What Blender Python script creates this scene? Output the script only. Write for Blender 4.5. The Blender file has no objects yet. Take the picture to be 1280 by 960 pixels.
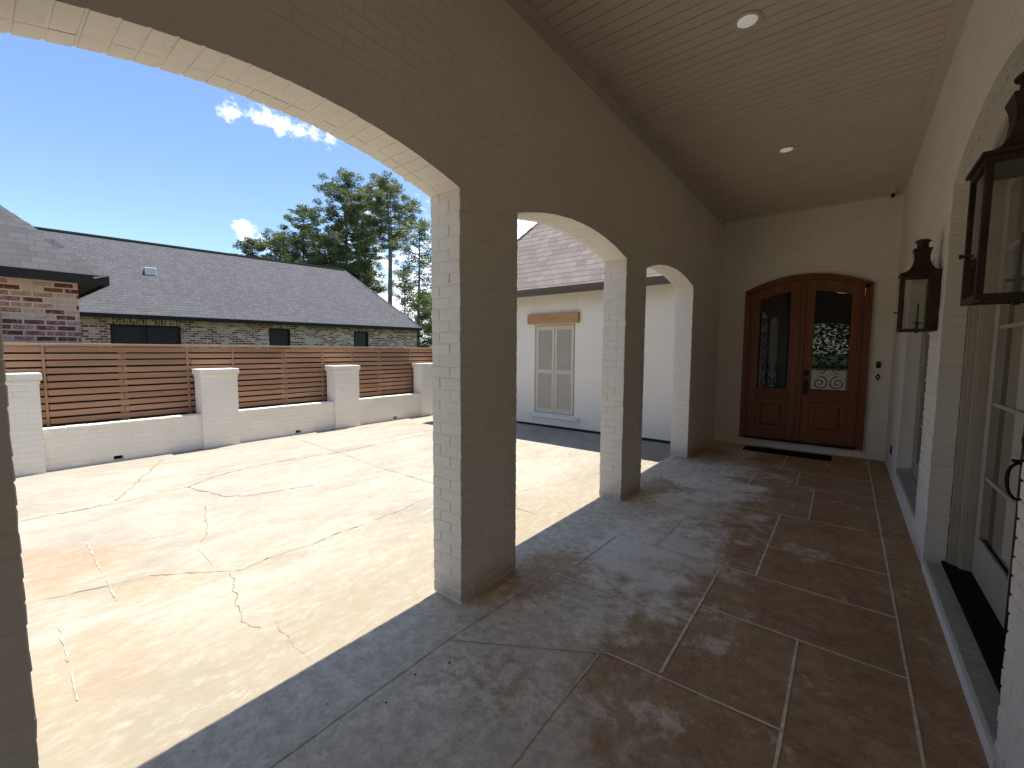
import bpy, bmesh, math, random
import numpy as np
from mathutils import Vector, Matrix

random.seed(7)
rng = np.random.default_rng(7)
scene = bpy.context.scene
COL = scene.collection
R = math.radians

# ------------------------------------------------------------------ mesh builder
class MB:
    def __init__(s):
        s.v = []; s.f = []; s.m = []; s.uvd = {}
    def face(s, pts, m=0, uv=None):
        i = len(s.v); s.v.extend([tuple(p) for p in pts])
        s.f.append(tuple(range(i, i+len(pts)))); s.m.append(m)
        if uv: s.uvd[len(s.f)-1] = uv
    def add(s, vs, fs, m=0):
        i = len(s.v); s.v.extend([tuple(p) for p in vs])
        for f in fs: s.f.append(tuple(k+i for k in f)); s.m.append(m)
    def box(s, x0, y0, z0, x1, y1, z1, m=0):
        vs = [(x0,y0,z0),(x1,y0,z0),(x1,y1,z0),(x0,y1,z0),(x0,y0,z1),(x1,y0,z1),(x1,y1,z1),(x0,y1,z1)]
        s.add(vs, [(0,3,2,1),(4,5,6,7),(0,1,5,4),(1,2,6,5),(2,3,7,6),(3,0,4,7)], m)
    def cbox(s, x0, y0, z0, x1, y1, z1, c=.003, j=0., m=0):
        """box with chamfered edges and slightly wandering corners"""
        lo = (x0,y0,z0); hi = (x1,y1,z1); vs = []; idx = {}
        for cx in (0,1):
            for cy in (0,1):
                for cz in (0,1):
                    b = [(lo,hi)[q][a] for a,q in enumerate((cx,cy,cz))]
                    o = [random.uniform(-j,j) for _ in range(3)]
                    for a in range(3):
                        p = []
                        for k in range(3):
                            sg = 1 if (cx,cy,cz)[k] == 0 else -1
                            p.append(b[k] + (0 if k == a else sg*c) + o[k])
                        idx[(cx,cy,cz,a)] = len(vs); vs.append(p)
        g = lambda x,y,z,a: idx[(x,y,z,a)]
        fs = []
        for q in (0,1):
            fs.append([g(q,0,0,0),g(q,1,0,0),g(q,1,1,0),g(q,0,1,0)])
            fs.append([g(0,q,0,1),g(1,q,0,1),g(1,q,1,1),g(0,q,1,1)])
            fs.append([g(0,0,q,2),g(1,0,q,2),g(1,1,q,2),g(0,1,q,2)])
        for p in (0,1):
            for q in (0,1):
                fs.append([g(p,q,0,0),g(p,q,1,0),g(p,q,1,1),g(p,q,0,1)])
                fs.append([g(p,0,q,0),g(p,1,q,0),g(p,1,q,2),g(p,0,q,2)])
                fs.append([g(0,p,q,1),g(1,p,q,1),g(1,p,q,2),g(0,p,q,2)])
        for cx in (0,1):
            for cy in (0,1):
                for cz in (0,1):
                    fs.append([g(cx,cy,cz,0),g(cx,cy,cz,1),g(cx,cy,cz,2)])
        s.add(vs, fs, m)
    def band(s, lo, hi, u0, u1, n, ax, d0, d1, m=0):
        """solid between two curves lo(u), hi(u); ax 'x': plane of y,z with depth x; 'y': plane of x,z with depth y"""
        P = (lambda u,v,d: (d,u,v)) if ax == 'x' else (lambda u,v,d: (u,d,v))
        F = lambda f,u: f(u) if callable(f) else f
        us = [u0+(u1-u0)*i/n for i in range(n+1)]
        for a, b in zip(us[:-1], us[1:]):
            la, lb, ha, hb = F(lo,a), F(lo,b), F(hi,a), F(hi,b)
            for d in (d0, d1): s.face([P(a,la,d),P(b,lb,d),P(b,hb,d),P(a,ha,d)], m)
            s.face([P(a,la,d0),P(b,lb,d0),P(b,lb,d1),P(a,la,d1)], m)
            s.face([P(a,ha,d0),P(b,hb,d0),P(b,hb,d1),P(a,ha,d1)], m)
        for u in (u0, u1):
            if F(hi,u)-F(lo,u) > 1e-4:
                s.face([P(u,F(lo,u),d0),P(u,F(hi,u),d0),P(u,F(hi,u),d1),P(u,F(lo,u),d1)], m)
    def tube(s, pts, r, n=8, m=0, cap=True):
        pts = [Vector(p) for p in pts]
        rs = r if isinstance(r, (list, tuple)) else [r]*len(pts)
        rings = []
        ref = None
        for i, p in enumerate(pts):
            t = (pts[min(i+1,len(pts)-1)] - pts[max(i-1,0)]).normalized()
            if ref is None:
                ref = t.orthogonal().normalized()
            ref = (ref - t*ref.dot(t))
            ref = ref.normalized() if ref.length > 1e-6 else t.orthogonal().normalized()
            b = t.cross(ref)
            rings.append([p + (ref*math.cos(2*math.pi*k/n) + b*math.sin(2*math.pi*k/n))*rs[i] for k in range(n)])
        vs = [q for rg in rings for q in rg]; fs = []
        for i in range(len(pts)-1):
            for k in range(n):
                k2 = (k+1) % n
                fs.append((i*n+k, i*n+k2, (i+1)*n+k2, (i+1)*n+k))
        if cap:
            fs.append(tuple(range(n))[::-1]); fs.append(tuple((len(pts)-1)*n+k for k in range(n)))
        s.add(vs, fs, m)
    def lathe(s, prof, cx, cy, n=24, m=0, sx=1., sy=1.):
        vs = []; fs = []
        for r, z in prof:
            for k in range(n):
                a = 2*math.pi*k/n
                vs.append((cx+r*sx*math.cos(a), cy+r*sy*math.sin(a), z))
        for i in range(len(prof)-1):
            for k in range(n):
                k2 = (k+1) % n
                fs.append((i*n+k, i*n+k2, (i+1)*n+k2, (i+1)*n+k))
        fs.append(tuple(range(n))[::-1]); fs.append(tuple((len(prof)-1)*n+k for k in range(n)))
        s.add(vs, fs, m)
    def sqloft(s, prof, cx, cy, m=0, n=1):
        """square section loft: prof = [(hx, hy, z, ox)]"""
        vs = []; fs = []
        for hx, hy, z in prof:
            vs += [(cx-hx,cy-hy,z),(cx+hx,cy-hy,z),(cx+hx,cy+hy,z),(cx-hx,cy+hy,z)]
        for i in range(len(prof)-1):
            for k in range(4):
                k2 = (k+1) % 4
                fs.append((i*4+k, i*4+k2, (i+1)*4+k2, (i+1)*4+k))
        fs.append((3,2,1,0)); e = (len(prof)-1)*4; fs.append((e,e+1,e+2,e+3))
        s.add(vs, fs, m)
    def build(s, name, mats, parent=None, smooth=False, local=False, recalc=True, off=None, angle=None):
        me = bpy.data.meshes.new(name)
        v = np.array(s.v, dtype=float)
        if off is not None: v = v - np.array(off)
        if parent is not None and not local:
            v = v - np.array(ORIGIN[parent.name])
        me.from_pydata(v.tolist(), [], s.f)
        if not isinstance(mats, (list, tuple)): mats = [mats]
        for mt in mats: me.materials.append(mt)
        if len(mats) > 1: me.polygons.foreach_set('material_index', s.m)
        if recalc:
            bm = bmesh.new(); bm.from_mesh(me)
            bmesh.ops.remove_doubles(bm, verts=bm.verts, dist=1e-5) if smooth else None
            bmesh.ops.recalc_face_normals(bm, faces=bm.faces)
            bm.to_mesh(me); bm.free()
        # box-projected UV in metres: u along the horizontal tangent, v up the face
        nl = len(me.loops)
        if nl:
            uvl = me.uv_layers.new(name='UVMap')
            co = np.empty(len(me.vertices)*3); me.vertices.foreach_get('co', co); co = co.reshape(-1,3)
            if parent is not None and not local: co = co + np.array(ORIGIN[parent.name])
            li = np.empty(nl, dtype=int); me.loops.foreach_get('vertex_index', li)
            nf = len(me.polygons); nr = np.empty(nf*3); me.polygons.foreach_get('normal', nr); nr = nr.reshape(-1,3)
            lt = np.empty(nf, dtype=int); me.polygons.foreach_get('loop_total', lt)
            fn = np.repeat(nr, lt, axis=0); p = co[li]
            # fold opposite normals together so that u runs the same way on both sides
            sg = np.where((np.abs(fn[:,0]) > np.abs(fn[:,1])), np.sign(fn[:,0]), -np.sign(fn[:,1])); sg[sg == 0] = 1
            t = np.stack([-fn[:,1]*sg, fn[:,0]*sg, np.zeros(nl)], 1)
            ln = np.linalg.norm(t, axis=1); flat = ln < .05
            t[flat] = (1,0,0); ln[flat] = 1; t /= ln[:,None]
            b = np.cross(fn, t); b *= np.where(b[:,2] < 0, -1, 1)[:,None]
            b[flat] = (0,1,0)
            uv = np.stack([(p*t).sum(1), (p*b).sum(1)], 1).astype(np.float32)
            uvl.data.foreach_set('uv', uv.ravel())
            if s.uvd and not recalc:
                for fi, q in s.uvd.items():
                    for k, l in enumerate(me.polygons[fi].loop_indices): uvl.data[l].uv = q[k]
        if smooth:
            me.polygons.foreach_set('use_smooth', [True]*len(me.polygons))
            if angle: me.set_sharp_from_angle(angle=R(angle))
        o = bpy.data.objects.new(name, me); COL.objects.link(o)
        if parent is not None: o.parent = parent
        if off is not None and parent is None: o.location = off
        w = (0,0,0) if parent is None else ORIGIN[parent.name]
        ORIGIN[o.name] = w if off is None else off
        return o

ORIGIN = {}
def thing(name, label, cat, loc=(0,0,0), rz=0., group=None):
    o = bpy.data.objects.new(name, None); COL.objects.link(o)
    o.empty_display_size = .2
    o.location = loc; o.rotation_euler = (0,0,rz)
    o['label'] = label; o['category'] = cat
    if group: o['group'] = group
    ORIGIN[o.name] = loc
    return o
def tag(o, label, cat, group=None, kind=None):
    o['label'] = label; o['category'] = cat
    if group: o['group'] = group
    if kind: o['kind'] = kind
    return o
def structure(o, label, cat):
    return tag(o, label, cat, kind='structure')
def copy_tree(o, parent=None):
    c = o.copy(); COL.objects.link(c); c.parent = parent
    for ch in o.children: copy_tree(ch, c)
    return c

# ------------------------------------------------------------------ materials
class NT:
    def __init__(s, name):
        s.mat = bpy.data.materials.new(name); s.mat.use_nodes = True
        s.t = s.mat.node_tree; s.n = s.t.nodes; s.l = s.t.links
        s.b = s.n['Principled BSDF']; s.out = s.n['Material Output']
        s._uv = s._ob = None
    def node(s, typ, ins=None, **kw):
        nd = s.n.new(typ)
        for k, v in kw.items(): setattr(nd, k, v)
        for k, v in (ins or {}).items(): s.put(nd.inputs[k], v)
        return nd
    def put(s, sock, v):
        if hasattr(v, 'is_output'): s.l.new(v, sock)
        elif isinstance(v, bpy.types.Node): s.l.new(v.outputs[0], sock)
        else:
            if isinstance(v, tuple) and len(v) == 3 and sock.type == 'RGBA': v = (*v, 1)
            sock.default_value = v
    @property
    def uv(s):
        if not s._uv: s._uv = s.node('ShaderNodeTexCoord')
        return s._uv.outputs['UV']
    @property
    def obj(s):
        if not s._uv: s._uv = s.node('ShaderNodeTexCoord')
        return s._uv.outputs['Object']
    def mapping(s, vec, scale=(1,1,1), loc=(0,0,0), rot=(0,0,0)):
        return s.node('ShaderNodeMapping', {'Vector': vec, 'Scale': scale, 'Location': loc, 'Rotation': rot}).outputs[0]
    def noise(s, vec, scale, detail=4., rough=.55, dist=0.):
        return s.node('ShaderNodeTexNoise', {'Vector': vec, 'Scale': scale, 'Detail': detail, 'Roughness': rough, 'Distortion': dist}).outputs[0]
    def ramp(s, fac, stops, interp='LINEAR'):
        r = s.node('ShaderNodeValToRGB', {'Fac': fac}); cr = r.color_ramp; cr.interpolation = interp
        while len(cr.elements) < len(stops): cr.elements.new(.5)
        for e, (p, c) in zip(cr.elements, stops):
            e.position = p; e.color = (*c, 1) if isinstance(c, tuple) else (c,c,c,1)
        return r.outputs[0]
    def mix(s, fac, a, b, mode='MIX'):
        m = s.node('ShaderNodeMix', data_type='RGBA', blend_type=mode)
        s.put(m.inputs['Factor'], fac); s.put(m.inputs['A'], a); s.put(m.inputs['B'], b)
        return m.outputs['Result']
    def math(s, op, a, b=None, c=None, clamp=False):
        m = s.node('ShaderNodeMath', operation=op, use_clamp=clamp)
        for i, q in enumerate((a,b,c)):
            if q is not None: s.put(m.inputs[i], q)
        return m.outputs[0]
    def mrange(s, v, a, b, c=0., d=1.):
        m = s.node('ShaderNodeMapRange', {'Value': v, 'From Min': a, 'From Max': b, 'To Min': c, 'To Max': d})
        m.interpolation_type = 'SMOOTHSTEP'
        return m.outputs[0]
    def bump(s, h, dist=.004, strength=1., normal=None):
        b = s.node('ShaderNodeBump', {'Height': h, 'Distance': dist, 'Strength': strength})
        if normal: s.put(b.inputs['Normal'], normal)
        s.l.new(b.outputs[0], s.b.inputs['Normal']); return b.outputs[0]
    def set(s, **kw):
        for k, v in kw.items(): s.put(s.b.inputs[k.replace('_',' ')], v)
        return s.mat

def sep(t, vec):
    n = t.node('ShaderNodeSeparateXYZ', {'Vector': vec}); return n.outputs

def plain(name, col, rough=.6, metal=0., var=.12, scale=6., bump=0., spec=.5):
    t = NT(name)
    n = t.noise(t.obj, scale, 5.)
    c = t.mix(t.ramp(n, [(.3,0.),(.7,1.)]), tuple(q*(1-var) for q in col), tuple(min(1,q*(1+var)) for q in col))
    if bump: t.bump(t.noise(t.obj, scale*12, 3.), bump, .6)
    return t.set(Base_Color=c, Roughness=rough, Metallic=metal, **{'Specular_IOR_Level': spec})

PAINT = (.83,.785,.705)
def painted_brick(name, col=PAINT, bw=.2, rh=.0667, brick=True, relief=.003, grime=.08):
    t = NT(name)
    big = t.noise(t.obj, 1.3, 6., .6)
    c = t.mix(t.ramp(big, [(.3,0.),(.75,1.)]), tuple(q*(1-grime) for q in col), col)
    fine = t.noise(t.obj, 55., 4., .6); mid = t.noise(t.obj, 9., 4., .6)
    if brick:
        wob = t.node('ShaderNodeVectorMath', {0: t.noise(t.obj, 7., 2.), 1: (.006,.006,0)}, operation='MULTIPLY')
        vec = t.node('ShaderNodeVectorMath', {0: t.uv, 1: wob.outputs[0]}, operation='ADD').outputs[0]
        br = t.node('ShaderNodeTexBrick', {'Vector': vec, 'Color1': (0.,0.,0.), 'Color2': (1.,1.,1.), 'Mortar': (.5,.5,.5), 'Scale': 1., 'Mortar Size': .006,
                    'Mortar Smooth': .6, 'Bias': 0., 'Brick Width': bw+.01, 'Row Height': rh})
        mort = br.outputs['Fac']
        c = t.mix(t.math('MULTIPLY', mort, .06), c, tuple(q*.78 for q in col))
        c = t.mix(.06, c, br.outputs['Color'], 'OVERLAY')
        h = t.math('SUBTRACT', 1., mort)
        h = t.math('ADD', h, t.math('MULTIPLY', mid, .5)); h = t.math('ADD', h, t.math('MULTIPLY', fine, .18))
        # each brick sits a little differently in the wall
        h = t.math('ADD', h, t.math('MULTIPLY', sep(t, br.outputs['Color'])[0], .25))
        t.bump(h, relief, .8)
    else:
        ri = t.node('ShaderNodeNewGeometry').outputs['Random Per Island']
        c = t.mix(t.math('MULTIPLY', ri, .10), c, tuple(q*.68 for q in col))
        zz = sep(t, t.obj)[2]
        dirt = t.math('MULTIPLY', t.mrange(t.math('ADD', zz, t.math('MULTIPLY', t.math('SUBTRACT', t.noise(t.obj, 8., 6., .7), .5), .35)), .20, .0), .42)
        c = t.mix(dirt, c, (.36,.27,.17))
        drip = t.ramp(t.noise(t.mapping(t.obj, (9.,9.,.6)), 1., 6., .7), [(.56,0.),(.70,.16)])
        c = t.mix(drip, c, (.42,.37,.29))
        h = t.math('ADD', t.math('MULTIPLY', mid, .6), t.math('MULTIPLY', fine, .3))
        t.bump(h, .006, .7)
    return t.set(Base_Color=c, Roughness=.72, Specular_IOR_Level=.3)

M = {}
M['brick_wall'] = painted_brick('painted brick wall')
M['brick_block'] = painted_brick('painted brick blocks', brick=False)
M['mortar'] = plain('painted mortar', tuple(q*.93 for q in PAINT), .8, var=.06, bump=.003)
M['fence_paint'] = painted_brick('garden wall paint', (.86,.815,.735), grime=.12, relief=.003)
M['ledge'] = plain('grey painted brick ledge', (.42,.375,.30), .75, var=.14, scale=14., bump=.004)
M['ceiling'] = plain('ceiling board paint', (.64,.555,.455), .55, var=.05, scale=3.)
M['trim'] = plain('ceiling trim paint', (.64,.565,.47), .5, var=.04, scale=3.)
M['door_paint'] = plain('french door paint', (.42,.375,.30), .45, var=.05)
M['stucco'] = plain('white stucco', (.87,.815,.71), .8, var=.04, scale=1.2, bump=.002)
M['white_trim'] = plain('white window sill paint', (.76,.75,.72), .6, var=.05)
M['shutter'] = plain('beige shutter paint', (.64,.57,.455), .55, var=.04)
M['dark_metal'] = plain('aged bronze', (.030,.024,.019), .5, .75, var=.35, scale=18., bump=.001)
M['copper'] = plain('aged copper lantern', (.055,.034,.022), .48, .7, var=.5, scale=14., bump=.001)
M['iron'] = plain('black wrought iron', (.012,.011,.010), .5, .6, var=.2)
M['black'] = plain('black plastic', (.012,.012,.012), .45, var=.2)
M['black_rubber'] = plain('black rubber mat', (.010,.010,.010), .9, var=.3, scale=60., bump=.004, spec=.1)
M['charcoal_trim'] = plain('charcoal painted trim', (.026,.025,.025), .75, var=.1, spec=.2)
M['gutter'] = plain('bronze gutter', (.10,.085,.068), .5, .2, var=.08)
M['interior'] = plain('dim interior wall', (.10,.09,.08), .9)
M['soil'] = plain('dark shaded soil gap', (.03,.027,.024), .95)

def wood(name, c1, c2, axis=2, rough=.5, grain=26., coat=0.):
    t = NT(name)
    sc = [grain, grain, grain]; sc[axis] = grain*.05
    ri = t.node('ShaderNodeNewGeometry').outputs['Random Per Island']
    off = t.node('ShaderNodeCombineXYZ', {'X': t.math('MULTIPLY', ri, 13.), 'Y': t.math('MULTIPLY', ri, 7.), 'Z': t.math('MULTIPLY', ri, 5.)})
    vec = t.node('ShaderNodeVectorMath', {0: t.mapping(t.obj, tuple(sc)), 1: off.outputs[0]}, operation='ADD').outputs[0]
    g = t.noise(vec, 1., 7., .6, 1.2)
    c = t.mix(t.ramp(g, [(.25,0.),(.5,.55),(.78,1.)]), c1, c2)
    c = t.mix(t.math('MULTIPLY', ri, .4), c, tuple(q*.5 for q in c1))
    t.bump(g, .002, .35)
    return t.set(Base_Color=c, Roughness=rough, Coat_Weight=coat, Coat_Roughness=.25)
M['door_wood'] = wood('stained door wood', (.125,.029,.006), (.28,.080,.014), 2, .5, 30., .08)
M['door_wood_x'] = wood('stained door wood rail', (.125,.029,.006), (.28,.080,.014), 0, .5, 30., .08)
M['lintel_wood'] = wood('cedar lintel', (.38,.20,.075), (.66,.40,.17), 0, .6, 20.)
M['fence_wood'] = wood('brown fence board', (.29,.155,.085), (.46,.275,.165), 1, .7, 22.)
M['gap_shade_board'] = wood('gap shade back board', (.020,.012,.008), (.042,.025,.016), 1, .8, 22.)  # near-black colour stands in for the shade seen between the slats
M['cap_wood'] = wood('fence cap board', (.36,.22,.125), (.55,.36,.22), 1, .75, 22.)

def glass(name, tint, rough=.0, spec_mul=1.):
    t = NT(name)
    fr = t.node('ShaderNodeFresnel', {'IOR': 1.5}).outputs[0]
    tr = t.node('ShaderNodeBsdfTransparent', {'Color': tint}); gl = t.node('ShaderNodeBsdfGlossy', {'Color': (1.,1.,1.), 'Roughness': rough})
    mx = t.node('ShaderNodeMixShader', {0: t.math('MULTIPLY', fr, spec_mul, clamp=True), 1: tr.outputs[0], 2: gl.outputs[0]})
    t.l.new(mx.outputs[0], t.out.inputs['Surface'])
    return t.mat
M['door_glass'] = glass('dark door glass', (.10,.095,.09), .002, 1.5)
M['clear_glass'] = glass('clear window glass', (.34,.34,.32), .0, 1.3)
M['lantern_glass'] = glass('lantern glass', (.90,.90,.88), .01, 1.3)

# porch floor: brown stained concrete worn grey towards the arches
def porch_mat():
    t = NT('stained porch concrete')
    P = sep(t, t.obj)
    n1 = t.noise(t.obj, 1.5, 10., .68, .1); n2 = t.noise(t.mapping(t.obj, (1,1,1), (4.1,2.2,0)), 3.6, 11., .74, .1)
    n3 = t.noise(t.mapping(t.obj, (1,1,1), (9.,1.,0)), 15., 8., .75); n4 = t.noise(t.obj, 90., 3., .6)
    brown = t.mix(t.ramp(n2, [(.3,0.),(.7,1.)]), (.28,.150,.066), (.52,.335,.175))
    brown = t.mix(t.ramp(n1, [(.42,0.),(.62,.6)]), brown, (.43,.31,.135))
    reddish = t.ramp(t.noise(t.mapping(t.obj,(1,1,1),(2.,7.,0)), 2.3, 7., .7), [(.52,0.),(.66,.75)])
    brown = t.mix(reddish, brown, (.36,.155,.085))
    brown = t.mix(t.ramp(t.noise(t.mapping(t.obj,(1,1,1),(8.,3.,0)), 11., 9., .8, .1), [(.36,.55),(.52,0.)]), brown, (.19,.105,.055))
    brown = t.mix(t.ramp(t.noise(t.mapping(t.obj,(1,1,1),(2.,9.,0)), 8., 10., .8, .1), [(.52,0.),(.70,.5)]), brown, (.60,.46,.31))
    grey = t.mix(t.ramp(n2, [(.3,0.),(.72,1.)]), (.61,.515,.355), (.82,.715,.53))
    grey = t.mix(t.ramp(n3, [(.42,0.),(.60,.75)]), grey, (.44,.365,.25))
    grey = t.mix(t.ramp(t.noise(t.mapping(t.obj,(1,1,1),(5.,5.,0)), 38., 8., .8), [(.52,0.),(.68,.5)]), grey, (.30,.24,.165))
    gx = t.math('ADD', P[0], t.math('MULTIPLY', t.math('SUBTRACT', n1, .5), 2.3))
    gx = t.math('ADD', gx, t.math('MULTIPLY', t.math('SUBTRACT', n2, .5), 1.1))
    wear = t.mrange(gx, -.68, -1.10)
    near = t.mrange(P[1], 2.3, 1.0, 0., .35)
    gx2 = t.math('SUBTRACT', gx, near)
    wear = t.mrange(gx2, -.70, -1.12)
    def blob(x, y, rx, ry):
        a = t.math('DIVIDE', t.math('SUBTRACT', P[0], x), rx); b = t.math('DIVIDE', t.math('SUBTRACT', P[1], y), ry)
        return t.mrange(t.math('ADD', t.math('MULTIPLY', a, a), t.math('MULTIPLY', b, b)), 1., 0.)
    st = t.math('MAXIMUM', blob(-1.52,2.35,.36,.55), blob(-1.50,4.72,.42,.6)); st = t.math('MAXIMUM', st, blob(-1.55,6.6,.6,.9))
    st = t.math('MAXIMUM', st, t.math('MULTIPLY', blob(-1.2,1.40,.42,.30), .42))
    wear = t.math('MULTIPLY', wear, t.math('SUBTRACT', 1., t.ramp(t.math('ADD', st, t.math('MULTIPLY', t.math('SUBTRACT', n3, .5), 2.2)), [(.30,0.),(.85,.8)])))
    c = t.mix(wear, brown, grey)
    # chalky bleached blotches, strongest in the middle of the porch
    ymask = t.math('MULTIPLY', t.mrange(P[1], 1.5, 2.8), t.mrange(P[1], 6.6, 5.0))
    xmask = t.math('MULTIPLY', t.mrange(P[0], -1.75, -1.25), t.mrange(P[0], -.1, -.9))
    pm = t.math('MULTIPLY', t.math('MULTIPLY', ymask, xmask), .15)
    blot = t.ramp(t.math('ADD', t.noise(t.mapping(t.obj,(1,1,1),(3.,3.,1.)), 2.7, 12., .78, .12), pm), [(.575,0.),(.70,.85)])
    c = t.mix(blot, c, (.84,.76,.60))
    fl = t.ramp(t.noise(t.mapping(t.obj,(1,1,1),(6.,1.,1.)), 17., 10., .8), [(.56,0.),(.68,.65)])
    c = t.mix(fl, c, (.62,.54,.43))
    dk = t.ramp(t.noise(t.mapping(t.obj,(1,1,1),(1.,8.,1.)), 24., 9., .8), [(.56,0.),(.70,.5)])
    c = t.mix(dk, c, (.12,.08,.055))
    pit = t.ramp(n4, [(.60,0.),(.70,.5)])
    c = t.mix(pit, c, (.45,.40,.34))
    h = t.math('ADD', t.math('MULTIPLY', n3, .5), t.math('MULTIPLY', n4, .25)); h = t.math('ADD', h, n2)
    t.bump(h, .004, .5)
    return t.set(Base_Color=c, Roughness=t.mix(n2, (.50,.50,.50), (.75,.75,.75)), Specular_IOR_Level=.28)
M['porch'] = porch_mat()
M['joint'] = plain('pale scored joint', (.72,.62,.44), .85, var=.25, scale=20.)
M['joint_worn'] = plain('worn scored joint', (.55,.48,.36), .85, var=.3, scale=16.)

def court_mat():
    t = NT('sunlit courtyard concrete')
    P = sep(t, t.obj)
    st = t.mapping(t.obj, (1.,.45,1.))            # stains drawn out along the court
    n1 = t.noise(st, .9, 9., .62, .6); n2 = t.noise(t.mapping(st, (1,1,1),(3.,5.,0)), 3.2, 10., .68, .5)
    n3 = t.noise(t.mapping(st,(1,1,1),(7.,1.,0)), 9., 8., .7, .3); n4 = t.noise(t.obj, 70., 4., .6)
    c = t.mix(t.ramp(n1, [(.32,0.),(.68,1.)]), (.272,.235,.175), (.390,.355,.285))
    c = t.mix(t.ramp(n2, [(.40,0.),(.70,.8)]), c, (.45,.412,.335))
    c = t.mix(t.ramp(t.noise(t.mapping(t.obj,(1,1,1),(1.,4.,2.)), .8, 8., .65, .4), [(.48,0.),(.66,.7)]), c, (.30,.278,.24))
    # rust coloured stain towards the gate end
    def blob(x, y, rx, ry):
        a = t.math('DIVIDE', t.math('SUBTRACT', P[0], x), rx); b = t.math('DIVIDE', t.math('SUBTRACT', P[1], y), ry)
        d = t.math('ADD', t.math('MULTIPLY', a, a), t.math('MULTIPLY', b, b))
        return t.mrange(d, 1., 0.)
    rust = t.math('MAXIMUM', blob(-4.25,.1,.85,1.0), t.math('MULTIPLY', blob(-2.75,.15,.7,.75), .8))
    rust = t.math('MAXIMUM', rust, t.math('MULTIPLY', blob(-3.45,.7,.3,.5), .8))
    rust = t.math('MAXIMUM', rust, t.math('MULTIPLY', blob(-2.15,2.7,.35,1.6), .55))
    rust = t.math('MAXIMUM', rust, t.math('MULTIPLY', blob(-4.7,1.75,.35,.9), .5))
    rm = t.ramp(t.math('ADD', t.math('MULTIPLY', n3, .9), t.math('MULTIPLY', rust, .42)), [(.62,0.),(.86,1.)])
    rm = t.math('MULTIPLY', rm, t.mrange(rust, 0., .25))
    c = t.mix(t.math('MULTIPLY', rm, .55), c, (.36,.225,.125))
    # sand washed along the porch edge
    sand = t.math('MULTIPLY', t.mrange(P[0], -3.1, -2.2), .75)
    c = t.mix(t.math('MULTIPLY', sand, t.ramp(n2, [(.3,.4),(.7,1.)])), c, (.25,.205,.135))
    c = t.mix(t.ramp(n3, [(.58,0.),(.68,.5)]), c, (.48,.445,.37))
    c = t.mix(t.ramp(n4, [(.63,0.),(.72,.35)]), c, (.28,.24,.18))
    mid = t.noise(t.mapping(st,(1,1,1),(2.,9.,0)), 22., 10., .78, .2)
    c = t.mix(t.ramp(mid, [(.34,.38),(.52,0.)]), c, (.25,.20,.13)); c = t.mix(t.ramp(mid, [(.52,0.),(.68,.4)]), c, (.49,.455,.38))
    wallgrime = t.math('MULTIPLY', t.mrange(P[0], -7.1, -7.65), .5)
    c = t.mix(t.math('MULTIPLY', wallgrime, n2), c, (.25,.22,.18))
    h = t.math('ADD', t.math('MULTIPLY', n3, .6), t.math('MULTIPLY', n4, .3)); t.bump(h, .004, .45)
    return t.set(Base_Color=c, Roughness=.85, Specular_IOR_Level=.25)
M['court'] = court_mat()
M['crack'] = plain('courtyard crack', (.17,.135,.095), .95, var=.4, scale=12.)
M['crack_light'] = plain('courtyard stain line', (.30,.225,.14), .95, var=.3, scale=9.)
M['chalk'] = plain('pale dashed mark', (.345,.33,.265), .9, var=.3, scale=25.)

def shingle_mat(name, c1, c2, bw=.24, rh=.14, shadow=.4):
    t = NT(name)
    br = t.node('ShaderNodeTexBrick', {'Vector': t.uv, 'Color1': (0.,0.,0.), 'Color2': (1.,1.,1.), 'Mortar': (.5,.5,.5), 'Scale': 1., 'Mortar Size': .004,
                'Mortar Smooth': .2, 'Bias': 0., 'Brick Width': bw, 'Row Height': rh}, offset=.37)
    rnd = sep(t, br.outputs['Color'])[0]
    n = t.noise(t.obj, 40., 4., .7); big = t.noise(t.obj, .7, 5., .6)
    f = t.math('ADD', t.math('MULTIPLY', rnd, .40), t.math('ADD', t.math('MULTIPLY', n, .55), t.math('MULTIPLY', big, .25)))
    c = t.mix(t.ramp(f, [(.2,0.),(.9,1.)]), c1, c2)
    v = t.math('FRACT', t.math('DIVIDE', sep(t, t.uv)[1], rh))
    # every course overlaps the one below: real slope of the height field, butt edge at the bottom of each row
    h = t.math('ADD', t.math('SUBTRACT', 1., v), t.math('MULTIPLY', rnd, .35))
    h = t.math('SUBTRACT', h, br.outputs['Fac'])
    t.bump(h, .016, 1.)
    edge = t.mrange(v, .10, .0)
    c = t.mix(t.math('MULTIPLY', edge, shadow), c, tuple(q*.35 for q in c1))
    return t.set(Base_Color=c, Roughness=.9, Specular_IOR_Level=.25)
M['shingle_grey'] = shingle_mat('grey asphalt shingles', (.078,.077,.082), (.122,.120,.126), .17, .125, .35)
M['shingle_brown'] = shingle_mat('weathered brown shingles', (.155,.125,.108), (.28,.24,.21), .2, .15, .9)

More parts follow.
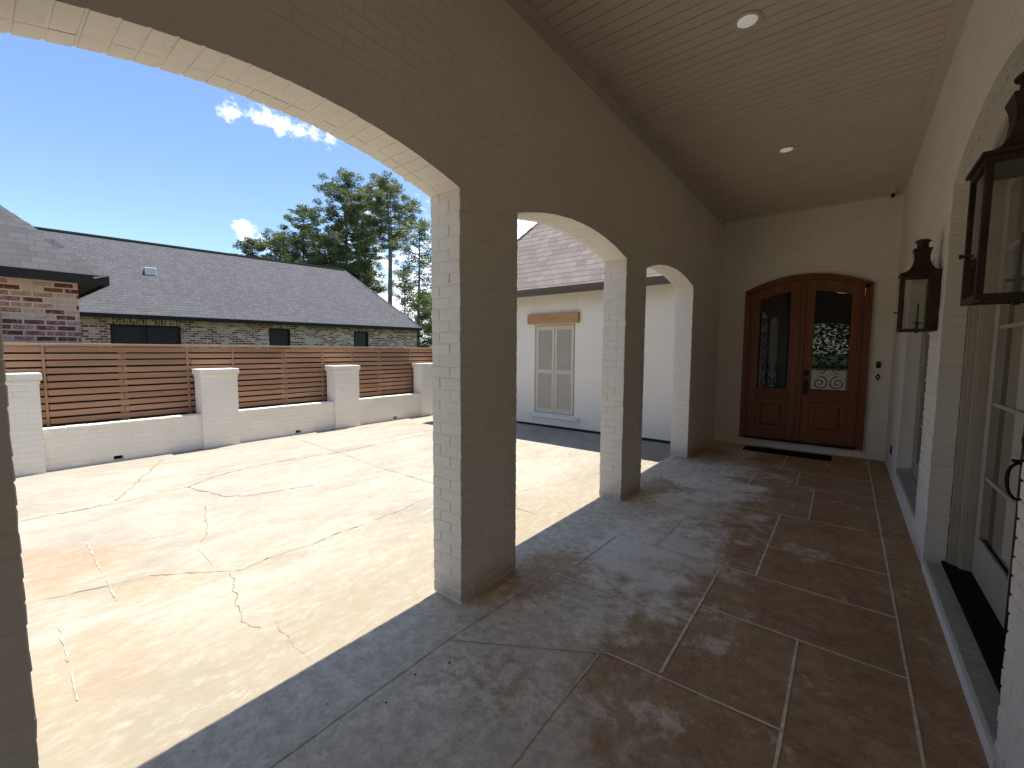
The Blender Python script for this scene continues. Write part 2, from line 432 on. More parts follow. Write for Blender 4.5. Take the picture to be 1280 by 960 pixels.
def antique_brick(name, bw=.205, rh=.0762, rot=False):
    t = NT(name)
    vec = t.uv
    if rot: vec = t.mapping(t.uv, (1,1,1), (0,0,0), (0,0,R(90)))
    wob = t.node('ShaderNodeVectorMath', {0: t.noise(t.obj, 9., 2.), 1: (.01,.008,0)}, operation='MULTIPLY')
    vec = t.node('ShaderNodeVectorMath', {0: vec, 1: wob.outputs[0]}, operation='ADD').outputs[0]
    br = t.node('ShaderNodeTexBrick', {'Vector': vec, 'Color1': (0.,0.,0.), 'Color2': (1.,1.,1.), 'Mortar': (.5,.5,.5), 'Scale': 1., 'Mortar Size': .011,
                'Mortar Smooth': .15, 'Bias': 0., 'Brick Width': bw, 'Row Height': rh})
    rnd = sep(t, br.outputs['Color'])[0]
    n = t.noise(t.obj, 16., 6., .7); n2 = t.noise(t.obj, 2., 3.)
    f = t.math('ADD', rnd, t.math('MULTIPLY', t.math('SUBTRACT', n, .5), .9))
    c = t.ramp(f, [(.08,(.15,.050,.042)),(.36,(.23,.088,.070)),(.52,(.36,.185,.15)),(.66,(.47,.32,.26)),(.84,(.58,.46,.37)),(.98,(.66,.55,.44))])
    c = t.mix(t.ramp(n, [(.52,0.),(.68,.7)]), c, (.62,.52,.41))
    c = t.mix(br.outputs['Fac'], c, (.68,.575,.45))
    t.bump(t.math('SUBTRACT', t.math('ADD', t.math('MULTIPLY', n, .4), 1.), br.outputs['Fac']), .008, .7)
    return t.set(Base_Color=c, Roughness=.88, Specular_IOR_Level=.2)
M['antique'] = antique_brick('antique mixed brick')
M['soldier'] = antique_brick('antique soldier brick', rot=True)

def leaf_mat(name, c1, c2, c3):
    t = NT(name)
    ri = t.node('ShaderNodeNewGeometry').outputs['Random Per Island']
    n = t.noise(t.obj, .55, 4.)
    f = t.math('ADD', t.math('MULTIPLY', ri, .6), t.math('MULTIPLY', n, .5))
    c = t.ramp(f, [(.2,c1),(.55,c2),(.95,c3)])
    tl = t.node('ShaderNodeBsdfTranslucent', {'Color': c})
    mx = t.node('ShaderNodeMixShader', {0: .42, 1: t.b.outputs[0], 2: tl.outputs[0]})
    t.l.new(mx.outputs[0], t.out.inputs['Surface'])
    return t.set(Base_Color=c, Roughness=.6, Specular_IOR_Level=.35)
M['pine'] = leaf_mat('pine needles', (.080,.105,.036), (.150,.185,.066), (.240,.265,.105))
M['pine_olive'] = leaf_mat('olive pine needles', (.100,.116,.038), (.180,.200,.070), (.270,.280,.115))
M['oak'] = leaf_mat('broadleaf foliage', (.064,.088,.028), (.118,.155,.050), (.190,.222,.078))
M['bark'] = plain('pine bark', (.20,.16,.13), .95, var=.35, scale=3., bump=.02)
def lawn_mat():
    t = NT('lawn'); n = t.noise(t.obj, .8, 8., .7)
    c = t.mix(n, (.045,.075,.022), (.10,.125,.045)); t.bump(t.noise(t.obj, 40., 4.), .03, 1.)
    return t.set(Base_Color=c, Roughness=.9)
M['lawn'] = lawn_mat()
def curtain_mat():
    t = NT('sheer curtain'); n = t.noise(t.obj, 30., 3.)
    return t.set(Base_Color=t.mix(n, (.19,.165,.13), (.27,.245,.20)), Roughness=.9)
M['curtain'] = curtain_mat()
def emit(name, col, s):
    t = NT(name); return t.set(Base_Color=col, Emission_Color=col, Emission_Strength=s)
M['lamp_lens'] = plain('frosted lamp lens', (.86,.84,.80), .25, var=.10, scale=90.)
_b = M['lamp_lens'].node_tree.nodes['Principled BSDF']; _b.inputs['Emission Color'].default_value = (1.,.93,.82,1.); _b.inputs['Emission Strength'].default_value = .06
M['lamp_trim'] = plain('ceiling lamp trim ring', (.62,.57,.50), .4, var=.04)
M['glow'] = emit('warm interior bulb', (1.,.72,.40), 3.)

# ------------------------------------------------------------------ key dimensions
XI, XO = -1.72, -1.96            # inner and outer face of the arcade
YE = 7.78                        # entrance wall
XW = .484                        # house wall with the french door
ZC = 3.64                        # porch ceiling
ZS = 2.39                        # arch springing
CZ = -.02                        # courtyard level
PIERS = [(-2.72,.062), (1.722,2.25), (3.985,4.505), (6.255,7.78)]
def arch_fn(a, b, zs, rise):
    c = (a+b)/2; h = (b-a)/2; rad = (h*h+rise*rise)/(2*rise)
    return lambda u: zs + math.sqrt(max(rad*rad-(u-c)**2, 0)) - (rad-rise)
def brick_stack(mb, x0, x1, y0, y1, z0, z1, rh=.0667, split=None, j=.0016):
    """courses of separate bricks, two wythes across x, running bond along y"""
    k = 0; z = z0
    while z < z1-.01:
        zt = min(z+rh-.007, z1)
        if split is None: cols = [(x0, x0+(x1-x0)*(.31 if k % 2 else .66)), (x0+(x1-x0)*(.31 if k % 2 else .66), x1)]
        else: cols = [(x0, x1)]
        for ci, (a, b) in enumerate(cols):
            y = y0; first = [.2,.1][(k+ci) % 2]
            n = 0
            while y < y1-.001:
                L = first if n == 0 else .205
                e = y+L
                if y1-e < .07: e = y1
                xa = a+(.0045 if ci == 1 else 0); xb = b-(.0045 if ci == 0 and len(cols) > 1 else 0)
                ya = y+(.0045 if y > y0 else 0); yb = e-(.0045 if e < y1 else 0)
                p = random.uniform(-.0015,.0015)
                mb.cbox(xa+(p if a == x0 else 0), ya+(p if y == y0 else 0), z, xb+(p if b == x1 else 0), yb-(p if e == y1 else 0), zt, .0035, j)
                y = e; n += 1
        z += rh; k += 1

# ------------------------------------------------------------------ the house with its porch
house = thing('house', 'painted off-white brick house with arched porch, plank ceiling and wooden double door', 'house', (0,0,0))

# upper arcade wall with its arches
mb = MB()
openings = [(PIERS[i][1], PIERS[i+1][0]) for i in range(3)]
for (a, b), (c, d) in zip(PIERS[:-1], PIERS[1:]):
    mb.box(XO, a, ZS, XI, b, 3.66)
    fn = arch_fn(b, c, ZS+.0006, .128)
    mb.band(fn, 3.66, b, c, 26, 'x', XO, XI)
mb.box(XO, PIERS[-1][0], ZS, XI, YE+.25, 3.66)
arc = mb.build('arcade_wall', M['brick_wall'], house)
# rowlock ring of every arch
for b, c in openings:
    mb = MB()
    fn = arch_fn(b, c, ZS, .128); cy = (b+c)/2; h = (c-b)/2; rad = (h*h+.128**2)/(2*.128); zc = ZS+.128-rad
    a0 = math.asin(h/rad); n = int(2*a0*rad/.0675)
    for k in range(n):
        a = -a0+2*a0*(k+.04)/n; e = -a0+2*a0*(k+.955)/n
        s = .345+random.uniform(-.012,.012); sx = XO+(XI-XO)*s
        for xa, xb in ((XO-.002, sx-.0015), (sx+.0015, XI+.0015)):
            jz = random.uniform(-.0010,.0010); jx = random.uniform(-.001,.001)
            vs = []
            for x in (xa, xb):
                for rr in (rad-.0022+jz, rad+.195):
                    for t_ in (a, e):
                        ins = .003 if rr < rad else 0
                        tt = t_+(ins/rad if t_ == a else -ins/rad)
                        vs.append((x+(jx+(-.0 if x == xa else 0)), cy+rr*math.sin(tt), zc+rr*math.cos(tt)))
            mb.add(vs, [(0,1,3,2),(4,6,7,5),(0,4,5,1),(2,3,7,6),(0,2,6,4),(1,5,7,3)])
    mb.build('arch_ring', M['brick_block'], house)
for i, (a, b) in enumerate(PIERS):
    mb = MB()
    brick_stack(mb, XO, XI, a, b, .012, ZS)
    core = MB(); core.box(XO+.003, a+.003, 0, XI-.003, b-.003 if b < 7 else b, ZS-.001, 1)
    mb.add(core.v, core.f, 1)
    mb.build('brick_pier', [M['brick_block'], M['mortar']], house)

# entrance wall with the arched door opening
DX0, DX1, DZ0, DZS, DRISE = -1.318, .226, .118, 2.452, .195
dfn = arch_fn(DX0, DX1, DZS, DRISE)
mb = MB()
mb.box(XI-.02, YE, 0, DX0, YE+.22, 3.66); mb.box(DX1, YE, 0, XW+.02, YE+.22, 3.66)
mb.box(DX0, YE, 0, DX1, YE+.22, DZ0)
mb.band(dfn, 3.66, DX0, DX1, 20, 'y', YE, YE+.22)
mb.build('entrance_wall', M['brick_wall'], house)

# house wall: window, french door
FY0, FY1, FZS, FRISE = 2.17, 4.01, 2.585, .205
WY0, WY1, WZ0, WZ1 = 4.52, 6.15, .27, 2.22
XJ = .60
ffn = arch_fn(FY0, FY1, FZS, FRISE)
mb = MB()
mb.box(XW, -2.72, 0, XJ, FY0-.41, 3.66)
mb.box(XW, FY0-.41, FZS, XJ, FY0, 3.66)
mb.band(ffn, 3.66, FY0, FY1, 24, 'x', XW, XJ)
mb.box(XW+.0, FY1, FZS, XJ, WY0, 3.66)
mb.box(XW, WY0, 0, XJ, WY1, WZ0-.05); mb.box(XW, WY0, WZ1, XJ, WY1, 3.66)
mb.box(XW, WY1, 0, XJ, YE, 3.66)
mb.box(XW, FY0, 0, XJ-.003, FY1, .066)
mb.build('house_wall', M['brick_wall'], house)
mb = MB()
brick_stack(mb, XW-.001, XJ, FY1, WY0, .012, FZS, split=1, j=.0009); mb.box(XW+.004, FY1+.004, 0, XJ-.003, WY0-.004, FZS-.001, 1)
mb.build('brick_jamb', [M['brick_block'], M['mortar']], house)
mb = MB()
brick_stack(mb, XW-.001, XJ, FY0-.41, FY0, .012, FZS, split=1, j=.0009); mb.box(XW+.004, FY0-.41, 0, XJ-.003, FY0-.004, FZS-.001, 1)
mb.build('brick_jamb', [M['brick_block'], M['mortar']], house)
# ledge below the french door: rowlock bricks painted grey on top
mb = MB()
y = FY0+.004
while y < FY1-.03:
    mb.cbox(XW+.012, y, .064, XJ+.02, min(y+.064, FY1-.004), .078+random.uniform(-.001,.001), .002, .001); y += .0675
mb.build('door_ledge', M['ledge'], house)
# end wall behind the camera with an open arch
mb = MB()
efn = arch_fn(-1.35, .1, 2.39, .12)
mb.box(XI-.02, -2.94, 0, -1.35, -2.72, 3.66); mb.box(.1, -2.94, 0, XJ, -2.72, 3.66); mb.band(efn, 3.66, -1.35, .1, 14, 'y', -2.94, -2.72)
mb.build('end_wall', M['brick_wall'], house)

# plank ceiling
mb = MB()
y = -2.72
while y < YE:
    e = min(y+.0945, YE); z = ZC+random.uniform(-.0006,.0006)
    c = .0032
    for p in ([(XI,y+c,z),(XW,y+c,z),(XW,e-c,z),(XI,e-c,z)], [(XI,y+c-.001,z+.016),(XW,y+c-.001,z+.016),(XW,y+c,z),(XI,y+c,z)], [(XI,e-c,z),(XW,e-c,z),(XW,e-c+.001,z+.016),(XI,e-c+.001,z+.016)]):
        mb.face(p)
    y += .0955
mb.box(XI-.02, -2.74, ZC+.0155, XW+.02, YE+.02, ZC+.03)
ceil = mb.build('ceiling', M['ceiling'], house)
mb = MB()
def crown(mb, pts_fn):
    pass
# stepped crown boards along the three walls
mb.box(XI, -2.72, 3.585, XI+.022, YE, ZC-.001); mb.box(XI+.022, -2.72, 3.612, XI+.062, YE-.062, ZC-.001)
mb.box(XW-.022, -2.72, 3.600, XW, YE, ZC-.001); mb.box(XW-.075, -2.72, 3.622, XW-.022, YE-.062, ZC-.001)
mb.box(XI+.022, YE-.022, 3.598, XW-.022, YE, ZC-.001); mb.box(XI+.022, YE-.062, 3.622, XW-.022, YE-.022, ZC-.001)
mb.build('crown_molding', M['trim'], ceil)

# roof over the porch and house
mb = MB()
ex = -2.2
pts = [(ex,-3.3,3.70),(ex,13.,3.70),(9.5,13.,3.70),(9.5,-3.3,3.70)]
mb.face([(ex,-3.3,3.80),(ex,16.,3.80),(3.65,16.,8.6),(3.65,2.5,8.6)])
mb.face([(ex,-3.3,3.80),(3.65,2.5,8.6),(9.5,-3.3,3.80)])
mb.face([(9.5,-3.3,3.80),(3.65,2.5,8.6),(3.65,16.,8.6),(9.5,16.,3.80)])
mb.face([(ex,16.,3.80),(9.5,16.,3.80),(3.65,16.,8.6)])
mb.face([(ex,-3.3,3.80),(9.5,-3.3,3.80),(9.5,16.,3.80),(ex,16.,3.80)])
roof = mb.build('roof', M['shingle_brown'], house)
mb = MB()
mb.box(ex, -3.3, 3.67, ex+.02, 16., 3.795); mb.box(ex+.02, -3.3, 3.67, XO-.001, 16., 3.69); mb.box(ex+.02, -3.3, 3.67, 9.4, -2.95, 3.69)
mb.build('gutter', M['gutter'], roof)
# rooms behind the openings
mb = MB()
def room(x0,y0,z0,x1,y1,z1, skip):
    F = {'-x':[(x0,y0,z0),(x0,y1,z0),(x0,y1,z1),(x0,y0,z1)],'+x':[(x1,y0,z0),(x1,y1,z0),(x1,y1,z1),(x1,y0,z1)],'-y':[(x0,y0,z0),(x1,y0,z0),(x1,y0,z1),(x0,y0,z1)],
         '+y':[(x0,y1,z0),(x1,y1,z0),(x1,y1,z1),(x0,y1,z1)],'-z':[(x0,y0,z0),(x1,y0,z0),(x1,y1,z0),(x0,y1,z0)],'+z':[(x0,y0,z1),(x1,y0,z1),(x1,y1,z1),(x0,y1,z1)]}
    for k, p in F.items():
        if k != skip: mb.face(p)
room(-1.70, YE+.18, .1, .46, 11.2, 2.9, '-y')
room(XJ+.02, -2.9, .05, 4.2, 7.7, 3.0, '-x')
mb.build('interior_wall', M['interior'], house, recalc=False)

# ---- entry double door
door = MB()
fy0, fy1 = YE-.035, YE+.10
J = .072
ifn = lambda x: dfn(x)-J
door.box(DX0+.002, fy0, DZ0, DX0+J, fy1, DZS); door.box(DX1-J, fy0, DZ0, DX1-.002, fy1, DZS)
door.band(ifn, lambda x: dfn(x)-.002, DX0+.002, DX1-.002, 24, 'y', fy0, fy1)
# raised outer bead of the frame
door.box(DX0-.012, fy0-.014, DZ0, DX0+.028, fy0, DZS); door.box(DX1-.028, fy0-.014, DZ0, DX1+.012, fy0, DZS)
door.band(lambda x: dfn(min(max(x,DX0),DX1))-.028, lambda x: dfn(min(max(x,DX0),DX1))+.012, DX0-.012, DX1+.012, 24, 'y', fy0-.014, fy0)
entry = door.build('entry_door', M['door_wood'], house)
cxm = (DX0+DX1)/2
lz0 = DZ0+.03
lfn = lambda x: dfn(x)-J-.004
def leaf(x0, x1, gl0, gl1, side):
    """one arched leaf: stiles, rails, moulded glass opening and raised lower panel"""
    m = MB(); y0, y1 = YE-.012, YE+.034
    gz0 = .918; gtop = lambda x: dfn(x)-J-.135
    m.band(lz0, lfn, x0, gl0, 6, 'y', y0, y1); m.band(lz0, lfn, gl1, x1, 6, 'y', y0, y1)
    m.band(gtop, lfn, gl0, gl1, 10, 'y', y0, y1, 1)
    m.box(gl0, y0, .775, gl1, y1, gz0, 1); m.box(gl0, y0, lz0, gl1, y1, .275, 1)
    # ledge moulding below the glass
    m.cbox(gl0-.035, y0-.034, .868, gl1+.035, y0, .897, .006); m.cbox(gl0-.02, y0-.020, .840, gl1+.02, y0, .866, .005)
    # bead round the glass
    m.box(gl0, y0-.010, gz0, gl0+.02, y0+.02, gtop(gl0)); m.box(gl1-.02, y0-.010, gz0, gl1, y0+.02, gtop(gl1)); m.box(gl0+.02, y0-.010, gz0, gl1-.02, y0+.02, gz0+.02)
    m.band(lambda x: gtop(x)-.02, gtop, gl0+.02, gl1-.02, 8, 'y', y0-.010, y0+.02)
    # lower panel: recessed field, bolection frame and raised centre
    m.box(gl0, y0+.018, .275, gl1, y1-.002, .775, 1)
    w = .022
    for a,b,c,d in ((gl0,.275,gl1,.275+w),(gl0,.775-w,gl1,.775),(gl0,.275+w,gl0+w,.775-w),(gl1-w,.275+w,gl1,.775-w)):
        m.cbox(a, y0-.008, b, c, y0+.020, d, .004)
    a0, a1, b0, b1 = gl0+.075, gl1-.075, .350, .700; q = .028
    top = [(a0+q,y0+.001,b0+q),(a1-q,y0+.001,b0+q),(a1-q,y0+.001,b1-q),(a0+q,y0+.001,b1-q)]; bot = [(a0,y0+.0185,b0),(a1,y0+.0185,b0),(a1,y0+.0185,b1),(a0,y0+.0185,b1)]
    m.add(top+bot, [(0,1,2,3),(0,1,5,4),(1,2,6,5),(2,3,7,6),(3,0,4,7)])
    m.build('door_leaf', [M['door_wood'], M['door_wood_x']], entry)
    g = MB(); g.band(gz0-.004, lambda x: gtop(x)+.004, gl0-.004, gl1+.004, 10, 'y', y0+.022, y0+.028); g.build('glass_pane', M['door_glass'], entry)
    # wrought iron scrolls in front of the glass
    s = MB(); yy = y0+.012; r = .0062
    def spiral(cx, cz, R0, turns, a0, dirn, rmin=.012, n=46):
        return [(cx+(R0+(rmin-R0)*k/n)*math.cos(a0+dirn*turns*2*math.pi*k/n), yy, cz+(R0+(rmin-R0)*k/n)*math.sin(a0+dirn*turns*2*math.pi*k/n)) for k in range(n+1)]
    W = gl1-gl0-.04; L0 = gl0+.02; out = (L0 if side < 0 else gl1-.02); ins = (gl1-.02 if side < 0 else L0); sg = 1 if side < 0 else -1
    rr = W*.235
    for cx_, dr, st in ((L0+rr+.008, -1, math.pi/2), (gl1-.02-rr-.008, 1, math.pi/2)):
        s.tube(spiral(cx_, gz0+.03+rr, rr, 1.6, st, dr), r, 6)
    for cx_, dr in ((L0+rr+.008, 1), (gl1-.02-rr-.008, -1)):
        s.tube(spiral(cx_, gz0+.06+rr*2.95, rr*.82, 1.5, -math.pi/2, dr), r*.9, 6)
    # s-scrolls climbing the outer stile
    z = gz0+.06+rr*4.0
    for k in range(4):
        rad = .055-.006*k
        s.tube(spiral(out+sg*(rad+.012), z+rad, rad, 1.35, -math.pi/2, sg*(1 if k % 2 else 1)), r*.85, 6)
        s.tube([(out+sg*.008, yy, z-.02),(out+sg*.016, yy, z+.04),(out+sg*.010, yy, z+.11),(out+sg*.030, yy, z+.18)], r*.8, 6)
        z += .19
    s.tube([(out+sg*.010, yy, gz0+.02),(out+sg*.010, yy, z+.02)], r*.8, 6)
    s.tube([(L0, yy, gz0+.028),(gl1-.02, yy, gz0+.028)], r, 6)
    s.build('iron_scrollwork', M['iron'], entry, smooth=True)
leaf(DX0+J+.004, cxm-.004, -1.135, -.690, -1)
leaf(cxm+.004, DX1-J-.004, -.432, .037, 1)
m = MB(); m.cbox(cxm-.03, YE-.034, lz0, cxm+.03, YE-.012, DZS+.06, .006); m.build('astragal', M['door_wood'], entry)
m = MB()
hx = cxm+.075
m.cbox(hx-.026, YE-.022, .86, hx+.026, YE-.0125, 1.10, .004)
m.tube([(hx,YE-.02,1.06),(hx,YE-.062,1.05),(hx,YE-.072,1.0),(hx,YE-.068,.93),(hx,YE-.045,.885),(hx,YE-.02,.88)], .010, 8)
m.cbox(hx-.014, YE-.055, 1.055, hx+.014, YE-.02, 1.072, .004)
m.build('handle', M['dark_metal'], entry, smooth=True, angle=40)
m = MB(); m.cbox(hx-.034, YE-.024, 1.15, hx+.034, YE-.0125, 1.225, .004); m.tube([(hx,YE-.025,1.187),(hx,YE-.042,1.187)], .022, 14); m.build('deadbolt', M['dark_metal'], entry)
m = MB(); m.box(DX0+J, fy0-.02, DZ0, DX1-J, fy1, lz0-.002); m.build('threshold', M['dark_metal'], entry)

# ---- french door in the deep arched recess
XF = .66
fd = MB()
cas = lambda d: (lambda y: ffn(min(max(y,FY0+.002),FY1-.002))-d)
def jambset(mb, d0, d1, x0, x1, m=0):
    mb.box(x0, FY0+d0, .07, x1, FY0+d1, FZS); mb.box(x0, FY1-d1, .07, x1, FY1-d0, FZS)
    mb.band(cas(d1), cas(d0), FY0+d0, FY1-d0, 22, 'x', x0, x1)
jambset(fd, .000, .035, XJ+.001, .70); jambset(fd, .035, .052, XJ+.022, .72); jambset(fd, .052, .085, XJ+.042, .76)
jambset(fd, .085, .10, XJ+.052, .78)
french = fd.build('french_door', M['door_paint'], house)
ymid = (FY0+FY1)/2
def fleaf(y0, y1):
    m = MB(); x0, x1 = .70, .744; S = .098
    top = lambda y: ffn(y)-.106
    m.band(.10, top, y0, y0+S, 4, 'x', x0, x1); m.band(.10, top, y1-S, y1, 4, 'x', x0, x1)
    m.box(x0, y0+S, .10, x1, y1-S, .345); m.band(lambda y: top(y)-.10, top, y0+S, y1-S, 8, 'x', x0, x1)
    for z in (.735,1.195,1.655,2.115): m.cbox(x0+.004, y0+S, z-.011, x1-.004, y1-S, z+.011, .004)
    m.cbox(x0-.006, y0+S, .345, x0+.01, y1-S, .36, .003)
    m.build('door_leaf', M['door_paint'], french)
    g = MB(); g.band(.34, lambda y: top(y)-.095, y0+S-.004, y1-S+.004, 6, 'x', x0+.018, x0+.023); g.build('glass_pane', M['clear_glass'], french)
fleaf(FY0+.106, ymid-.006); fleaf(ymid+.006, FY1-.106)
m = MB(); m.cbox(.684, ymid-.022, .10, .700, ymid+.022, 2.62, .004); m.build('astragal', M['dark_metal'], french)
m = MB(); hy = ymid-.055
m.cbox(.688, hy-.024, .80, .6985, hy+.024, 1.02, .003)
m.tube([(.69,hy,.985),(.668,hy,.984),(.650,hy,.976),(.638,hy,.958),(.632,hy,.932),(.631,hy,.90),(.634,hy,.865),(.642,hy,.838),(.655,hy,.817),(.672,hy,.806),(.69,hy,.803)], [.006,.006,.0065,.007,.0075,.008,.0075,.007,.0065,.006,.006], 10)
m.cbox(.640, hy-.012, .985, .69, hy+.012, 1.0, .004)
m.cbox(.686, hy-.03, 1.06, .6985, hy+.03, 1.13, .004); m.tube([(.686,hy,1.095),(.668,hy,1.095)], .02, 12)
m.build('handle', M['dark_metal'], french, smooth=True, angle=40)
m = MB(); m.box(XJ-.025, FY0+.004, .0795, .76, FY1-.004, .098); m.build('threshold', M['black_rubber'], french)

# ---- window beside the french door
wm = MB()
for a0, a1, x0, x1 in ((0,.04,XJ+.002,.68),(.04,.075,XJ+.02,.68)):
    wm.box(x0, WY0+a0, WZ0, x1, WY0+a1, WZ1-a0); wm.box(x0, WY1-a1, WZ0, x1, WY1-a0, WZ1-a0); wm.box(x0, WY0+a1, WZ1-a1, x1, WY1-a1, WZ1-a0); wm.box(x0, WY0+a1, WZ0+a0, x1, WY1-a1, WZ0+a1)
wm.box(XJ+.03, (WY0+WY1)/2-.02, WZ0+.075, .66, (WY0+WY1)/2+.02, WZ1-.075)
for z in (.75,1.22,1.70): wm.box(XJ+.035, WY0+.075, z-.011, .65, WY1-.075, z+.011)
win = wm.build('window', M['door_paint'], house)
m = MB(); m.box(.638, WY0+.07, WZ0+.07, .643, WY1-.07, WZ1-.07); m.build('pane', M['clear_glass'], win)
m = MB()
y = WY0+.003
while y < WY1-.03:
    yb = min(y+.064, WY1-.003); dz = random.uniform(-.001,.001)
    vs = [(XW-.006,y,WZ0-.06),(XJ+.03,y,WZ0-.06),(XJ+.03,y,WZ0+.004+dz),(XW-.006,y,WZ0-.016+dz),(XW-.006,yb,WZ0-.06),(XJ+.03,yb,WZ0-.06),(XJ+.03,yb,WZ0+.004+dz),(XW-.006,yb,WZ0-.016+dz)]
    m.add(vs, [(0,1,2,3),(4,7,6,5),(0,4,5,1),(1,5,6,2),(2,6,7,3),(3,7,4,0)]); y += .0675
m.build('sill', M['ledge'], win)

# ---- curtain seen through the french door and window
def curtain(y0, y1, z0, z1, x, label):
    m = MB(); n = 150; vs = []; fs = []
    for i in range(n+1):
        y = y0+(y1-y0)*i/n
        dx = .034*math.sin(i*.62)+.016*math.sin(i*.23+1)
        vs += [(x+dx, y, z0), (x+dx, y, z1), (x+dx+.003, y, z0), (x+dx+.003, y, z1)]
    for i in range(n):
        a = i*4; b = a+4
        fs += [(a,b,b+1,a+1),(a+2,a+3,b+3,b+2),(a,a+2,b+2,b),(a+1,b+1,b+3,a+3)]
    m.add(vs, fs); o = m.build('curtain', M['curtain'], smooth=True, angle=60, off=(x,(y0+y1)/2,z0)); tag(o, label, 'curtain')
curtain(FY0+.15, FY1-.05, .12, 2.78, .84, 'beige pleated curtain hanging behind the glass of the french door')
curtain(WY0+.02, WY1-.02, .26, 2.25, .80, 'beige pleated curtain hanging behind the low window between lantern and entry wall')

# ------------------------------------------------------------------ porch floor, courtyard, lawn
mb = MB()
mb.box(XO+.02, -3.0, -.30, XW+.2, YE+.2, 0.)
W = .0065
def seg(x0, y0, x1, y1, w=W, m=1, z=.003):
    d = Vector((x1-x0, y1-y0, 0)); L = d.length; d /= L; n = Vector((-d.y, d.x, 0))
    k = max(1, int(L/.12)); pts = []
    for i in range(k+1):
        p = Vector((x0,y0,z))+d*L*i/k+n*random.uniform(-.0012,.0012); ww = w*random.uniform(.75,1.15); pts.append((p-n*ww, p+n*ww))
    for (a,b),(c,e) in zip(pts[:-1], pts[1:]): mb.face([a,c,e,b], m)
J_ = [(.298,-2.7,.298,7.72)]
J_ += [(-.60,2.605,.298,2.590), (-.62,3.16,-.612,1.92), (-.86,1.885,-.133,1.912), (-.128,2.585,-.130,-.4), (-1.47,2.375,-.625,2.405),
       (-1.15,3.21,.298,3.165), (-.412,4.55,-.408,3.19), (-.41,3.75,.298,3.76), (-.21,5.68,-.195,4.60), (-.955,5.02,-.945,3.99), (-1.085,3.95,-1.095,3.21),
       (-.83,6.10,-.80,5.02), (-.39,6.40,-.38,5.68), (-1.09,3.97,-.41,4.20), (-.95,4.57,.298,4.585), (-1.0,5.03,-.20,5.02), (-.80,5.68,.298,5.68), (-.83,6.38,.298,6.40), (-.60,7.3,-.60,6.39)]
for a in J_: seg(*a)
for a in [(-.895,1.90,-.85,-.5), (-1.56,.2,-1.56,1.46), (-1.56,1.46,-.86,1.885), (-1.44,2.375,-1.40,3.2), (-1.56,1.46,-1.50,2.37), (-.86,.9,-.13,.9)]: seg(*a, w=.0045, m=2)
for hx_, hy_, hr in ((-1.50,1.20,.006),(-1.43,1.35,.007),(-1.47,1.02,.005),(-1.66,.86,.004),(-1.22,1.75,.004)):
    mb.face([(hx_+hr*math.cos(k*.785)*random.uniform(.8,1.2), hy_+hr*math.sin(k*.785), .0025) for k in range(8)], 3)
fl = mb.build('porch_floor', [M['porch'], M['joint'], M['joint_worn'], M['soil']])
structure(fl, 'brown stained concrete porch floor scored into slabs and worn grey near the arches', 'porch floor')

mb = MB()
mb.box(-7.72, -30., -.30, XO+.021, 8.6, CZ)
def crack(pts, w=.012, m=1, jit=.02, z=CZ+.003, rough=.010):
    P = [Vector((a,b,z)) for a,b in pts]; Q = []
    for a, b in zip(P[:-1], P[1:]):
        n = max(2, int((b-a).length/.035))
        for i in range(n): Q.append(a.lerp(b, i/n))
    Q.append(P[-1]); walk = Vector((0,0,0)); S = []; rg = rough*min(1, jit/.012)
    for i, q in enumerate(Q):
        walk = walk*.86+Vector((random.uniform(-jit,jit), random.uniform(-jit,jit), 0))*.55
        S.append(q+walk+Vector((random.uniform(-rg,rg), random.uniform(-rg,rg), 0)))
    W_ = [w*random.choice((.10,.16,.22,.30,.5)) for _ in S]
    for i in range(len(S)-1):
        d = (S[i+1]-S[i]); d.normalize(); n = Vector((-d.y,d.x,0))
        mb.face([S[i]-n*W_[i], S[i+1]-n*W_[i+1], S[i+1]+n*W_[i+1], S[i]+n*W_[i]], m)
        if m == 1 and jit > .005 and random.random() < .10:      # chipped edge
            c_ = S[i]+n*random.uniform(-.012,.012); r_ = random.uniform(.006,.016)
            mb.face([(c_.x+r_*math.cos(k*1.05)*random.uniform(.5,1.2), c_.y+r_*1.4*math.sin(k*1.05)*random.uniform(.5,1.2), z+.001) for k in range(6)], 2)
crack([(-5.66,-.6),(-5.66,.22),(-5.61,.83),(-5.68,1.44),(-5.9,1.78),(-6.0,2.21),(-5.99,2.69),(-5.89,3.3),(-5.95,5.2),(-6.0,6.6)], .014, 1, .012)
crack([(-5.68,1.44),(-5.34,1.51),(-4.98,1.56),(-4.84,1.7),(-4.66,2.35)], .022, 2)
crack([(-5.69,.85),(-6.15,1.06),(-6.74,1.3),(-7.35,1.57)], .022, 2)
crack([(-7.6,3.42),(-6.18,3.35),(-5.41,3.29),(-4.74,3.23),(-3.69,3.22),(-2.2,3.2)], .009, 1, .003)
crack([(-3.75,.2),(-3.6,.66),(-3.51,.79),(-3.36,.95),(-3.23,1.07),(-3.25,1.26),(-3.21,1.6),(-3.25,1.8),(-3.24,2.09),(-3.32,2.84),(-3.3,3.22)], .0065, 1, .012)
crack([(-3.25,1.04),(-3.09,.96),(-2.82,.93),(-2.67,.94),(-2.57,.91),(-2.46,.96)], .0065, 1, .03)
crack([(-2.46,.98),(-2.22,.96),(-1.99,.97)], .0035, 2, .02)
crack([(-4.84,1.35),(-4.29,1.2),(-4.1,1.12),(-3.95,1.03)], .012, 2, .016)
crack([(-4.2,4.9),(-4.0,5.6),(-3.2,5.9)], .008, 2, .03)
crack([(-2.9,3.0),(-2.5,4.2),(-2.6,5.6)], .006, 2, .03)
